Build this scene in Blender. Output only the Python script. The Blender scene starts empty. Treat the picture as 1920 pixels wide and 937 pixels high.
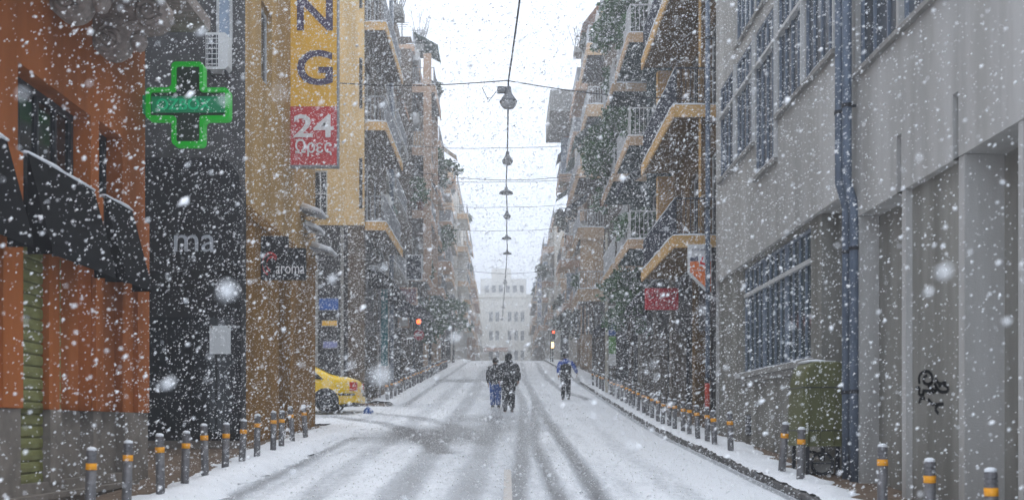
import bpy, bmesh, math, random
import numpy as np
from mathutils import Vector, Matrix
random.seed(7); RNG = np.random.default_rng(11)
S = bpy.context.scene
COL = S.collection
R = math.radians

# ------------------------------------------------------------------ camera, sky, sun, exposure
EYE = 1.70                                    # eye height above the road where the photographer stands
cd = bpy.data.cameras.new('camera'); cam = bpy.data.objects.new('camera', cd); COL.objects.link(cam)
cam.location = (0, 0, EYE); cam.rotation_euler = (R(90), 0, 0)
cd.sensor_width = 36; cd.lens = 36 * 2000 / 1920
cd.shift_x = 10 / 1920; cd.shift_y = 328.5 / 1920
cd.clip_start = .05; cd.clip_end = 900
cd.dof.use_dof = True; cd.dof.focus_distance = 30; cd.dof.aperture_fstop = 1.9
S.camera = cam

W = bpy.data.worlds.new('World'); S.world = W; W.use_nodes = True
nt = W.node_tree; nt.nodes.clear()
SUN_EL, SUN_AZ = 62, 20                       # soft sun behind the cloud, up the street
sky = nt.nodes.new('ShaderNodeTexSky'); sky.sky_type = 'NISHITA'; sky.sun_disc = False
sky.sun_elevation = R(SUN_EL); sky.sun_rotation = R(SUN_AZ); sky.dust_density = 4; sky.air_density = 1.0
hs = nt.nodes.new('ShaderNodeHueSaturation'); hs.inputs['Saturation'].default_value = .25
mx = nt.nodes.new('ShaderNodeMix'); mx.data_type = 'RGBA'; mx.inputs[0].default_value = .82   # closed cloud layer
mx.inputs[7].default_value = (10.3, 11.5, 13.4, 1)
bg = nt.nodes.new('ShaderNodeBackground'); bg.inputs[1].default_value = .10
wo = nt.nodes.new('ShaderNodeOutputWorld')
nt.links.new(sky.outputs[0], hs.inputs['Color']); nt.links.new(hs.outputs[0], mx.inputs[6])
nt.links.new(mx.outputs[2], bg.inputs[0]); nt.links.new(bg.outputs[0], wo.inputs[0])
sl = bpy.data.lights.new('sun', 'SUN'); sl.energy = 1.3; sl.angle = R(70); sl.color = (1, .985, .965)
so = bpy.data.objects.new('sun', sl); COL.objects.link(so)
so.rotation_euler = (R(90 - SUN_EL), 0, R(180 - SUN_AZ)); so.location = (0, 30, 60)
S.view_settings.view_transform = 'Standard'; S.view_settings.look = 'None'
S.view_settings.exposure = 0.68; S.view_settings.gamma = 1
S.render.engine = 'CYCLES'
S.cycles.use_denoising = True
S.cycles.max_bounces = 5; S.cycles.diffuse_bounces = 3; S.cycles.glossy_bounces = 2; S.cycles.volume_bounces = 0
S.cycles.use_adaptive_sampling = False

# ------------------------------------------------------------------ ground profile: the street climbs to a crest
KN = [(-40, -2.2), (0, 0), (14, .83), (26.6, 1.58), (31, 1.95), (40, 2.70), (56, 4.05), (80, 6.1), (100, 7.75), (112, 8.4), (130, 8.6), (160, 8.2), (280, 7.0)]
_ys = np.arange(-40, 280.01, .25); _z = np.interp(_ys, [k[0] for k in KN], [k[1] for k in KN])
_zs = np.convolve(np.pad(_z, (16, 15), mode='edge'), np.ones(32) / 32, 'valid')
def gz(y): return float(np.interp(y, _ys, _zs))
def Z(rel): return rel + EYE                  # heights measured from eye level

# ------------------------------------------------------------------ materials
MC = {}
def mat(name, col, rough=.8, var=.15, scale=3.0, bump=.0, bscale=40, metal=0, emit=None, estr=0, streak=False, spec=None, trans=0, col2=None):
    if name in MC: return MC[name]
    m = bpy.data.materials.new(name); m.use_nodes = True; MC[name] = m
    t = m.node_tree; b = t.nodes['Principled BSDF']
    b.inputs['Roughness'].default_value = rough; b.inputs['Metallic'].default_value = metal
    b.inputs['Specular IOR Level'].default_value = spec if spec is not None else (.12 if rough >= .7 else .4)
    if trans: b.inputs['Transmission Weight'].default_value = trans
    c = (*col, 1)
    if var > 0 or col2:
        tc = t.nodes.new('ShaderNodeTexCoord'); mp = t.nodes.new('ShaderNodeMapping')
        mp.inputs['Scale'].default_value = (1, 1, .12) if streak else (1, 1, 1)
        n = t.nodes.new('ShaderNodeTexNoise'); n.inputs['Scale'].default_value = scale; n.inputs['Detail'].default_value = 7; n.inputs['Roughness'].default_value = .65
        r = t.nodes.new('ShaderNodeValToRGB')
        r.color_ramp.elements[0].position = .3; r.color_ramp.elements[1].position = .72
        d = col2 if col2 else tuple(x * (1 - var * 1.6) for x in col)
        r.color_ramp.elements[0].color = (*d, 1); r.color_ramp.elements[1].color = (*(min(1, x * (1 + var * .5)) for x in col), 1)
        t.links.new(tc.outputs['Object'], mp.inputs[0]); t.links.new(mp.outputs[0], n.inputs['Vector'])
        t.links.new(n.outputs[0], r.inputs[0]); t.links.new(r.outputs[0], b.inputs['Base Color'])
        if streak:                                   # dirt runs and patches
            mp2 = t.nodes.new('ShaderNodeMapping'); mp2.inputs['Scale'].default_value = (1.1, 1.1, .13); n3 = t.nodes.new('ShaderNodeTexNoise'); n3.inputs['Scale'].default_value = 2.2; n3.inputs['Detail'].default_value = 5; n3.inputs['Roughness'].default_value = .6
            r2 = t.nodes.new('ShaderNodeValToRGB'); r2.color_ramp.elements[0].position = .36; r2.color_ramp.elements[0].color = (.62,.61,.58,1); r2.color_ramp.elements[1].position = .6; r2.color_ramp.elements[1].color = (1,1,1,1)
            mm = t.nodes.new('ShaderNodeMix'); mm.data_type = 'RGBA'; mm.blend_type = 'MULTIPLY'; mm.inputs[0].default_value = .5
            t.links.new(tc.outputs['Object'], mp2.inputs[0]); t.links.new(mp2.outputs[0], n3.inputs['Vector']); t.links.new(n3.outputs[0], r2.inputs[0])
            t.links.new(r.outputs[0], mm.inputs[6]); t.links.new(r2.outputs[0], mm.inputs[7]); t.links.new(mm.outputs[2], b.inputs['Base Color'])
    else:
        b.inputs['Base Color'].default_value = c
    if bump:
        tc2 = t.nodes.new('ShaderNodeTexCoord'); n2 = t.nodes.new('ShaderNodeTexNoise'); n2.inputs['Scale'].default_value = bscale; n2.inputs['Detail'].default_value = 4
        bp = t.nodes.new('ShaderNodeBump'); bp.inputs['Strength'].default_value = bump; bp.inputs['Distance'].default_value = .02
        t.links.new(tc2.outputs['Object'], n2.inputs['Vector']); t.links.new(n2.outputs[0], bp.inputs['Height']); t.links.new(bp.outputs[0], b.inputs['Normal'])
    if emit:
        b.inputs['Emission Color'].default_value = (*emit, 1); b.inputs['Emission Strength'].default_value = estr
    return m

SNOW = mat('snow', (.86, .88, .91), .65, .05, 6, .25, 30)
ORANGE = mat('orange_stucco', (.39, .12, .032), .85, .22, 1.3, .25, 60, streak=True)
PLINTH = mat('plinth_grey', (.24, .21, .18), .85, .25, 3, .3, 30)
STONE = mat('carved_stone', (.34, .29, .26), .85, .3, 9, .35, 40)
BLACKP = mat('black_cladding', (.008, .008, .011), .6, .3, 4)
AWNB = mat('black_awning', (.008, .008, .010), .9, .3, 5, .1, 60)
GLASSD = mat('dark_glass', (.018, .021, .026), .12, .35, 2)
GLASSG = mat('teal_glass', (.05, .075, .08), .12, .35, 1.5)
GLASSB = mat('blue_grey_glass', (.10, .115, .135), .15, .4, 1.2)
TAN = mat('tan_stucco', (.49, .31, .12), .85, .16, .8, .15, 50, streak=True)
TANL = mat('light_tan_stucco', (.76, .52, .23), .85, .12, .7, .12, 50, streak=True)
ARC = mat('arcade_brown', (.30, .155, .035), .8, .25, 1.5, .2, 40, streak=True)
GREY = mat('grey_render', (.52, .51, .49), .85, .17, .7, .22, 70, streak=True)
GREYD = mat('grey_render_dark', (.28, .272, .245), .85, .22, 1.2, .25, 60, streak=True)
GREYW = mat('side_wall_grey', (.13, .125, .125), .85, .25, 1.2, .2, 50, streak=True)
FRAME = mat('blue_grey_frame', (.17, .205, .26), .5, .15, 6)
FRAMEL = mat('light_frame', (.55, .55, .54), .5, .1, 6)
PIPE = mat('blue_grey_pipe', (.13, .165, .22), .45, .2, 5)
DARKM = mat('dark_metal', (.03, .032, .04), .5, .2, 6)
NAVY = mat('navy_canvas', (.025, .03, .048), .85, .25, 5)
RAILG = mat('grey_rail', (.30, .31, .33), .5, .15, 6)
RAILW = mat('white_rail', (.68, .68, .68), .5, .08, 6)
WHITEP = mat('white_paint', (.78, .78, .76), .5, .06, 6)
PAPER = mat('paper_white', (.78, .8, .8), .8, .05, 6)
STEEL = mat('bollard_steel', (.20, .195, .20), .5, .25, 14, .1, 60, metal=.3)
BAND = mat('orange_reflective', (.95, .40, .02), .5, .1, 10)
SIGY = mat('sign_yellow', (.85, .48, .04), .5, .06, 3)
SIGR = mat('sign_red', (.62, .055, .055), .5, .1, 3)
PURP = mat('letter_purple', (.075, .055, .12), .5, .12, 6)
LETW = mat('letter_white', (.82, .80, .80), .6, .05, 5)
LETG = mat('letter_grey', (.5, .52, .55), .6, .05, 5)
GRN = mat('cross_green', (.006, .24, .02), .4, .1, 5, emit=(.0, .36, .012), estr=.3)
GRND = mat('cross_green_dark', (.005, .16, .07), .5, .15, 5, emit=(0, .22, .09), estr=.2)
TEAL = mat('teal_banner', (.01, .18, .2), .7, .2, 4)
BLUE = mat('blue_sign', (.03, .12, .42), .6, .15, 4)
LBLUE = mat('pale_blue_panel', (.34, .42, .53), .4, .15, 2)
SHUT = mat('green_shutter', (.20, .21, .075), .6, .25, 6, .1, 30, col2=(.13, .12, .03))
TARP = mat('green_tarp', (.12, .125, .045), .65, .12, 1.2)
CONC = mat('concrete_grey', (.33, .32, .30), .85, .2, 3, .2, 40)
BEIGE = mat('beige_stucco', (.70, .48, .29), .85, .14, .8, .12, 40, streak=True)
PINK = mat('pinkish_stucco', (.66, .44, .30), .85, .15, .8, .12, 40, streak=True)
SHADEBR = mat('shade_brown_stucco', (.13, .095, .065), .85, .25, 1.0, .12, 40)  # balcony shade put into the colour of walls and slab undersides
PALEG = mat('pale_grey_stucco', (.42, .37, .32), .85, .15, .8, .12, 40, streak=True)
WARMG = mat('warm_grey_stucco', (.22, .19, .16), .85, .18, .8, .12, 40, streak=True)
BROWN = mat('brown_stucco', (.20, .12, .045), .85, .2, 1.0, .15, 40, streak=True)
OCHRE = mat('ochre_edge', (.68, .42, .16), .85, .15, 2, .12, 40)
DGREEN = mat('dark_teal_wall', (.05, .085, .085), .85, .25, 1.5)
CREAM = mat('hazed_cream_stucco', (.80, .76, .68), .85, .1, .6)  # cream, whitened to put distance haze into the street-end walls
SHOPD = mat('shop_dark', (.035, .033, .034), .5, .45, 1.3)
SHUTBR = mat('brown_shutter', (.20, .12, .06), .7, .25, 5)
BLACK = mat('black_paint', (.006, .006, .007), .7, 0)
ASPH = mat('asphalt', (.05, .05, .052), .8, .25, 20, .3, 90)
TILE = mat('brown_paving', (.20, .145, .105), .75, .3, 6, .2, 40)
KERB = mat('kerb_stone', (.20, .195, .19), .8, .35, 6, .3, 40)
LEAF = mat('leaf_green', (.045, .15, .03), .6, .5, 2.5)
LEAF2 = mat('leaf_olive', (.075, .10, .045), .6, .5, 2.5)
BARK = mat('bark', (.09, .065, .05), .9, .3, 10)
REDLED = mat('red_lamp', (.9, .03, .01), .4, 0, emit=(1, .06, .01), estr=6)
WARML = mat('warm_lamp', (1, .7, .3), .4, 0, emit=(1, .62, .22), estr=5)
LENS = mat('dull_lens', (.05, .04, .03), .3, .2, 5)

# ------------------------------------------------------------------ mesh builder and object helpers
class MB:
    def __init__(s): s.v = []; s.f = []; s.mi = []
    def quad(s, a, b, c, d, mi=0):
        i = len(s.v); s.v += [tuple(a), tuple(b), tuple(c), tuple(d)]; s.f.append((i, i+1, i+2, i+3)); s.mi.append(mi)
    def poly(s, pts, mi=0):
        i = len(s.v); s.v += [tuple(p) for p in pts]; s.f.append(tuple(range(i, i+len(pts)))); s.mi.append(mi)
    def box(s, x0, x1, y0, y1, z0, z1, mi=0):
        x0, x1 = sorted((x0, x1)); y0, y1 = sorted((y0, y1)); z0, z1 = sorted((z0, z1))
        i = len(s.v)
        s.v += [(x0,y0,z0),(x1,y0,z0),(x1,y1,z0),(x0,y1,z0),(x0,y0,z1),(x1,y0,z1),(x1,y1,z1),(x0,y1,z1)]
        for f in ((3,2,1,0),(4,5,6,7),(0,1,5,4),(1,2,6,5),(2,3,7,6),(3,0,4,7)):
            s.f.append(tuple(i+k for k in f)); s.mi.append(mi)
        return s
    def prism(s, pts, fn, a, b, mi=0):
        """pts: 2D outline; fn(p, t) -> 3D at extrusion t in {a, b}"""
        n = len(pts); i = len(s.v)
        s.v += [tuple(fn(p, a)) for p in pts] + [tuple(fn(p, b)) for p in pts]
        s.f.append(tuple(range(i+n-1, i-1, -1))); s.f.append(tuple(range(i+n, i+2*n))); s.mi += [mi, mi]
        for k in range(n):
            q = (k+1) % n; s.f.append((i+k, i+q, i+n+q, i+n+k)); s.mi.append(mi)
        return s
    def loft(s, rings, caps=True, mi=0):
        i = len(s.v); n = len(rings[0])
        for r in rings: s.v += [tuple(p) for p in r]
        for a in range(len(rings)-1):
            for k in range(n):
                q = (k+1) % n; s.f.append((i+a*n+k, i+a*n+q, i+(a+1)*n+q, i+(a+1)*n+k)); s.mi.append(mi)
        if caps:
            s.f.append(tuple(range(i+n-1, i-1, -1))); j = i+(len(rings)-1)*n; s.f.append(tuple(range(j, j+n))); s.mi += [mi, mi]
        return s
    def tube(s, path, r, n=8, mi=0, caps=True):
        P = [Vector(p) for p in path]; rr = r if isinstance(r, (list, tuple)) else [r]*len(P); rings = []
        for k, p in enumerate(P):
            t = (P[min(k+1, len(P)-1)] - P[max(k-1, 0)]).normalized()
            u = t.cross(Vector((0,0,1)) if abs(t.z) < .9 else Vector((1,0,0))).normalized(); w = t.cross(u)
            rings.append([p + (u*math.cos(2*math.pi*a/n) + w*math.sin(2*math.pi*a/n))*rr[k] for a in range(n)])
        return s.loft(rings, caps, mi)
    def lathe(s, prof, n=16, c=(0,0,0), mi=0):
        rings = [[(c[0]+r*math.cos(2*math.pi*k/n), c[1]+r*math.sin(2*math.pi*k/n), c[2]+z) for k in range(n)] for r, z in prof]
        return s.loft(rings, True, mi)
    def mesh(s, name, mats, o=(0,0,0)):
        me = bpy.data.meshes.new(name)
        me.from_pydata([(x-o[0], y-o[1], z-o[2]) for x, y, z in s.v], [], s.f)
        for m in (mats if isinstance(mats, (list, tuple)) else [mats]): me.materials.append(m)
        if any(s.mi): me.polygons.foreach_set('material_index', s.mi)
        me.update(); return me
    def build(s, name, mats, parent=None, smooth=False):
        o = ORG.get(parent.name, (0,0,0)) if parent else (0,0,0)
        me = s.mesh(name, mats, o)
        if smooth: me.polygons.foreach_set('use_smooth', [True]*len(me.polygons))
        return link(name, me, parent)
ORG = {}
def link(name, me, parent=None, loc=None):
    ob = bpy.data.objects.new(name, me); COL.objects.link(ob)
    if parent:
        ob.parent = parent; ORG[ob.name] = ORG.get(parent.name, (0,0,0))
    if loc: ob.location = loc
    return ob
def tag(o, label=None, cat=None, group=None, kind=None):
    if label: o['label'] = label
    if cat: o['category'] = cat
    if group: o['group'] = group
    if kind: o['kind'] = kind
    return o
def thing(name, label, cat, loc=(0,0,0), group=None):
    o = bpy.data.objects.new(name, None); COL.objects.link(o); o.location = loc; o.empty_display_size = .2
    ORG[o.name] = tuple(loc); return tag(o, label, cat, group)
def copy_tree(o, parent=None):
    c = o.copy(); COL.objects.link(c); c.parent = parent
    for ch in o.children: copy_tree(ch, c)
    return c
def box(name, x0, x1, y0, y1, z0, z1, m, parent=None): return MB().box(x0, x1, y0, y1, z0, z1).build(name, m, parent)
ORD = ['first','second','third','fourth','fifth','sixth','seventh','eighth','ninth','tenth','eleventh','twelfth','thirteenth','fourteenth','fifteenth','sixteenth','seventeenth','eighteenth','nineteenth','twentieth']
def ordinal(k):
    if k < 20: return ORD[k]
    t = {2:'twenty',3:'thirty',4:'forty',5:'fifty'}[(k+1)//10]; u = (k+1) % 10
    return t[:-1]+'ieth' if u == 0 else t+'-'+ORD[u-1]

def text(body, name, m, parent, cx, y, cz, w=None, h=None, depth=.02, bold=0.0):
    """lettering that faces the camera end of the street (-Y), centred on cx, cz"""
    cu = bpy.data.curves.new('t', 'FONT'); cu.body = body; cu.extrude = .01; cu.offset = bold; cu.resolution_u = 4
    t = bpy.data.objects.new('t', cu); COL.objects.link(t)
    dg = bpy.context.evaluated_depsgraph_get(); me = bpy.data.meshes.new_from_object(t.evaluated_get(dg))
    bpy.data.objects.remove(t); bpy.data.curves.remove(cu)
    n = len(me.vertices); co = np.empty(n*3); me.vertices.foreach_get('co', co); co = co.reshape(-1, 3)
    lo, hi = co.min(0), co.max(0); sz = hi - lo
    sx = (w / sz[0]) if w else None; sy = (h / sz[1]) if h else None
    sx = sx or sy; sy = sy or sx
    o = ORG.get(parent.name, (0,0,0))
    x = (co[:,0] - (lo[0]+hi[0])/2)*sx + cx - o[0]; zz = (co[:,1] - (lo[1]+hi[1])/2)*sy + cz - o[2]
    yy = y - (co[:,2]-lo[2])/max(1e-6, sz[2])*depth - o[1]
    me.vertices.foreach_set('co', np.stack([x, yy, zz], 1).ravel()); me.materials.clear(); me.materials.append(m); me.update()
    me.name = name
    return link(name, me, parent)

def cut_wall(mb, F, u0, u1, z0, z1, holes, depth=.18, mi=0):
    """wall face with real openings; F(u, n, z) with n outwards"""
    us = sorted({u0, u1, *[h[0] for h in holes], *[h[1] for h in holes]}); zs = sorted({z0, z1, *[h[2] for h in holes], *[h[3] for h in holes]})
    us = [u for u in us if u0-1e-6 <= u <= u1+1e-6]; zs = [z for z in zs if z0-1e-6 <= z <= z1+1e-6]
    for a, b in zip(us, us[1:]):
        for c, d in zip(zs, zs[1:]):
            m, k = (a+b)/2, (c+d)/2
            if not any(h[0] < m < h[1] and h[2] < k < h[3] for h in holes):
                mb.quad(F(a,0,c), F(b,0,c), F(b,0,d), F(a,0,d), mi)
    for a, b, c, d in [h[:4] for h in holes]:
        for p, q in (((a,c),(b,c)), ((b,c),(b,d)), ((b,d),(a,d)), ((a,d),(a,c))):
            mb.quad(F(p[0],0,p[1]), F(q[0],0,q[1]), F(q[0],-depth,q[1]), F(p[0],-depth,p[1]), mi)
def fbox(mb, F, u0, u1, n0, n1, z0, z1, mi=0):
    P = [F(u,n,z) for z in (z0,z1) for n in (n0,n1) for u in (u0,u1)]
    i = len(mb.v); mb.v += P
    for f in ((0,1,3,2),(4,6,7,5),(0,4,5,1),(2,3,7,6),(0,2,6,4),(1,5,7,3)):
        mb.f.append(tuple(i+k for k in f)); mb.mi.append(mi)
WM = {}
def window(parent, F, u0, u1, z0, z1, rec=.12, nm=1, nt=0, frame=FRAME, glass=GLASSD, fw=.05, name='window', curtain=None):
    """frame with real bars, and one pane behind each opening"""
    mb = MB()
    fbox(mb, F, u0, u0+fw, -rec-.03, -rec+.03, z0, z1); fbox(mb, F, u1-fw, u1, -rec-.03, -rec+.03, z0, z1)
    fbox(mb, F, u0+fw, u1-fw, -rec-.03, -rec+.03, z0, z0+fw); fbox(mb, F, u0+fw, u1-fw, -rec-.03, -rec+.03, z1-fw, z1)
    for k in range(1, nm+1):
        u = u0 + (u1-u0)*k/(nm+1); fbox(mb, F, u-fw*.4, u+fw*.4, -rec-.025, -rec+.025, z0+fw, z1-fw)
    zt = []
    for k in range(1, nt+1):
        z = z0 + (z1-z0)*k/(nt+1); zt.append(z); fbox(mb, F, u0+fw, u1-fw, -rec-.022, -rec+.022, z-fw*.4, z+fw*.4)
    w = mb.build(name, frame, parent)
    for k in range(nm+1):
        a = u0 + (u1-u0)*k/(nm+1); b = u0 + (u1-u0)*(k+1)/(nm+1)
        pm = MB(); fbox(pm, F, a, b, -rec-.014, -rec-.004, z0+fw*.5, z1-fw*.5)
        pm.build('pane', glass, w)
    return w
def snow_strip(mb, F, u0, u1, n0, n1, z, h=.06, seg=.35):
    k = max(2, int(abs(u1-u0)/seg)); rings = []
    for i in range(k+1):
        u = u0+(u1-u0)*i/k; hh = h*random.uniform(.55, 1.25)*(.55 if i in (0, k) else 1); m = (n0+n1)/2; j = random.uniform(-.01, .015)
        rings.append([F(u,n0,z), F(u,n0-j,z+hh*.6), F(u,m,z+hh), F(u,n1+j,z+hh*.6), F(u,n1,z)])
    mb.loft(rings)

# ------------------------------------------------------------------ ground: road sheet with snow and slush
LEFT_KERB, RIGHT_KERB = -3.87, 3.60
XL, XR = -4.95, 4.65                           # facade lines of the near buildings
SIDE0, SIDE1 = 28.0, 35.6                      # side street on the left
def slushed():
    m = bpy.data.materials.new('snowy_road'); m.use_nodes = True; t = m.node_tree; b = t.nodes['Principled BSDF']
    a = t.nodes.new('ShaderNodeAttribute'); a.attribute_name = 'slush'
    tc = t.nodes.new('ShaderNodeTexCoord')
    def noise(sc, det, map_scale):
        mp = t.nodes.new('ShaderNodeMapping'); mp.inputs['Scale'].default_value = map_scale
        n = t.nodes.new('ShaderNodeTexNoise'); n.inputs['Scale'].default_value = sc; n.inputs['Detail'].default_value = det; n.inputs['Roughness'].default_value = .7
        t.links.new(tc.outputs['Object'], mp.inputs[0]); t.links.new(mp.outputs[0], n.inputs['Vector']); return n.outputs[0]
    n1 = noise(1.6, 8, (1.3, .16, 1)); n2 = noise(9, 6, (1, .5, 1)); n3 = noise(26, 3, (1, .8, 1))
    def math_(op, x, y):
        k = t.nodes.new('ShaderNodeMath'); k.operation = op; k.use_clamp = False
        for i, v in enumerate((x, y)):
            if isinstance(v, (int, float)): k.inputs[i].default_value = v
            else: t.links.new(v, k.inputs[i])
        return k.outputs[0]
    s = math_('ADD', a.outputs['Fac'], math_('MULTIPLY', math_('SUBTRACT', n1, .5), .75))
    s = math_('ADD', s, math_('MULTIPLY', math_('SUBTRACT', n2, .5), .55))
    s = math_('ADD', s, math_('MULTIPLY', math_('SUBTRACT', n3, .5), .25))
    r = t.nodes.new('ShaderNodeValToRGB'); e = r.color_ramp.elements
    e[0].position = .22; e[0].color = (.85, .875, .91, 1); e[1].position = 1.05; e[1].color = (.13, .135, .145, 1)
    k = e.new(.5); k.color = (.50, .525, .56, 1)
    t.links.new(s, r.inputs[0]); t.links.new(r.outputs[0], b.inputs['Base Color'])
    rr = t.nodes.new('ShaderNodeMapRange'); rr.inputs[1].default_value = .2; rr.inputs[2].default_value = 1; rr.inputs[3].default_value = .75; rr.inputs[4].default_value = .38
    t.links.new(s, rr.inputs[0]); t.links.new(rr.outputs[0], b.inputs['Roughness'])
    bp = t.nodes.new('ShaderNodeBump'); bp.inputs['Strength'].default_value = .5; bp.inputs['Distance'].default_value = .03
    hgt = math_('ADD', math_('MULTIPLY', n2, .6), math_('SUBTRACT', math_('MULTIPLY', n3, .4), math_('MULTIPLY', s, .8)))
    t.links.new(hgt, bp.inputs['Height']); t.links.new(bp.outputs[0], b.inputs['Normal'])
    return m
ROADM = slushed()
TR = [  # tyre tracks: points (x, y) in metres, half width, strength
    ([(1.26,92),(1.2,76),(.95,55.6),(1.06,47.8),(1.08,41.6),(1.09,33.6),(1.18,27.5),(1.2,18.4),(1.16,13.2),(1.1,5)], .12, .62),
    ([(.2,90),(.33,66),(.43,47.8),(.58,40.2),(.54,32.6),(.43,27.7),(.27,18.4),(.11,13.2),(0,5)], .11, .6),
    ([(1.06,40),(1.02,37.6),(.73,27.7),(.59,23.1),(.63,17.2),(.66,13.2),(.7,5)], .10, .6),
    ([(-1.2,92),(-1.49,66),(-1.34,48.8),(-1.41,37.6),(-1.47,29.4),(-1.41,18.8),(-1.39,13.2),(-1.35,5)], .20, .32),
    ([(-.1,60),(-.11,42.7),(-.31,31.3),(-.45,19.9),(-.53,13.2),(-.6,5)], .18, .32),
    ([(2.58,92),(2.28,69),(2.25,57),(2.46,44.7),(3.0,40)], .16, .55),
    ([(-2.3,60),(-2.4,40),(-2.6,26),(-2.5,16),(-2.4,5)], .22, .22),
    ([(2.2,30),(2.25,20),(2.3,12),(2.4,5)], .2, .14),
    ([(-7.5,31.5),(-5,31.0),(-3.2,28.5),(-2.0,24.5),(-1.2,20)], .22, .5),
    ([(-7.5,33.2),(-4.5,33),(-2.4,30.5),(-1.0,26.5),(-.4,22)], .22, .4),
]
PATCH = [(-1.75, 24.9, 1.5, 2.6, .66), (-.6, 30.3, 1.0, 1.4, .4), (-2.2, 56, 2.0, 1.9, .6), (-3.2, 36, .6, 1.6, .35), (-3.6, 30.5, .9, 1.6, .25), (0.1, 27.5, 1.2, 1.6, .3)]
def slush(x, y):
    v = .15+.20*np.clip(1.25-np.abs(x+.35)/2.1, 0, 1)
    for pts, hw, st in TR:
        P = np.array(pts); o = np.argsort(P[:,1])
        if pts[0][0] < -6:                       # turning tracks: distance to segments
            dmin = np.full(x.shape, 9.)
            for (ax, ay), (bx, by) in zip(pts, pts[1:]):
                L = (bx-ax)**2+(by-ay)**2; tt = np.clip(((x-ax)*(bx-ax)+(y-ay)*(by-ay))/L, 0, 1)
                dmin = np.minimum(dmin, np.hypot(x-ax-tt*(bx-ax), y-ay-tt*(by-ay)))
            v += st*np.clip(1.5-dmin/hw, 0, 1)
            continue
        px = np.interp(y, P[o,1], P[o,0]); ins = (y < P[:,1].max()+1) & (y > P[:,1].min()-1)
        v += st*np.clip(1.6-np.abs(x-px)/hw, 0, 1)*ins
    for cx, cy, rx, ry, st in PATCH:
        v += st*np.clip(1.4-np.hypot((x-cx)/rx, (y-cy)/ry), 0, 1)
    v += .05*(np.abs(x) < 1.7)
    v += .75*np.clip(1-np.abs(x-RIGHT_KERB+.07)/.10, 0, 1) + .6*np.clip(1-np.abs(x-LEFT_KERB-.42)/.22, 0, 1)*((y < SIDE0-4) | (y > SIDE1))
    v += .2*np.clip(1-np.abs(x-LEFT_KERB-.75)/.3, 0, 1)*(y < SIDE0-4)
    return np.clip(v, 0, 1)
def sheet(name, xs, ys, zoff, m, hfun=None):
    X, Y = np.meshgrid(xs, ys); Zg = np.interp(Y, _ys, _zs) + zoff
    sl_ = slush(X, Y)
    if hfun: Zg = Zg + hfun(X, Y, sl_)
    nx, ny = len(xs), len(ys)
    v = np.stack([X, Y, Zg], -1).reshape(-1, 3)
    i = np.arange((ny-1)*(nx-1)); r, c = i//(nx-1), i % (nx-1); a = r*nx+c
    f = np.stack([a, a+1, a+nx+1, a+nx], 1)
    me = bpy.data.meshes.new(name); me.from_pydata(v.tolist(), [], f.tolist())
    at = me.attributes.new('slush', 'FLOAT', 'POINT'); at.data.foreach_set('value', sl_.ravel().astype(np.float32))
    me.materials.append(m); me.polygons.foreach_set('use_smooth', [True]*len(f)); me.update()
    return link(name, me)
def nz(X, Y, a, b, p=0): return np.sin(X*a+1.7*np.sin(Y*b+p))*np.cos(Y*b*1.3+X*a*.4+p)
tag(sheet('ground', np.linspace(-30, 30, 31), np.arange(-36, 270, 4.), -.16, ASPH), kind='structure')
yy_ = np.concatenate([np.arange(-30, 8, .6), np.arange(8, 30, .1), np.arange(30, 60, .2), np.arange(60, 130, .5), np.arange(130, 262, 2)])
road = sheet('road', np.linspace(LEFT_KERB, RIGHT_KERB+.03, 112), yy_, 0, ROADM, lambda X, Y, s: .018*(1-s) + .006*nz(X, Y, 7, 5) + .004*nz(X, Y, 17, 13, 2))
tag(road, kind='structure')
side = sheet('side_street', np.linspace(-29, LEFT_KERB-.001, 140), np.arange(SIDE0+.4, SIDE1, .15), 0, ROADM, lambda X, Y, s: .018*(1-s) + .006*nz(X, Y, 7, 5))
tag(side, kind='structure')
mk = MB()
for y0 in (12.0, 13.6, 15.2):
    mk.quad((-.04,y0,gz(y0)+.021),(.07,y0,gz(y0)+.021),(.07,y0+1.59,gz(y0+1.59)+.021),(-.04,y0+1.59,gz(y0+1.59)+.021))
mkm = mat('worn_marking', (.50, .45, .39), .8, .2, 14, col2=(.62, .62, .63))
tag(mk.build('road_marking', mkm), kind='structure')

# ------------------------------------------------------------------ pavements, kerb stones, snow on them
def pavement(name, x0, x1, y0, y1, m=TILE, h=.11, ramp=lambda y: 1):
    ys = np.arange(y0, y1+.01, 1.); mb = MB()
    for a, b in zip(ys, ys[1:]):
        ha, hb = h*ramp(a), h*ramp(b); mb.quad((x0,a,gz(a)+ha),(x1,a,gz(a)+ha),(x1,b,gz(b)+hb),(x0,b,gz(b)+hb))
    for x in (x0, x1):
        for a, b in zip(ys, ys[1:]): mb.quad((x,a,gz(a)-.1),(x,b,gz(b)-.1),(x,b,gz(b)+h*ramp(b)),(x,a,gz(a)+h*ramp(a)))
    for y in (ys[0], ys[-1]): mb.quad((x0,y,gz(y)-.1),(x1,y,gz(y)-.1),(x1,y,gz(y)+h*ramp(y)),(x0,y,gz(y)+h*ramp(y)))
    o = mb.build(name, m); return tag(o, kind='structure')
km = None
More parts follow.
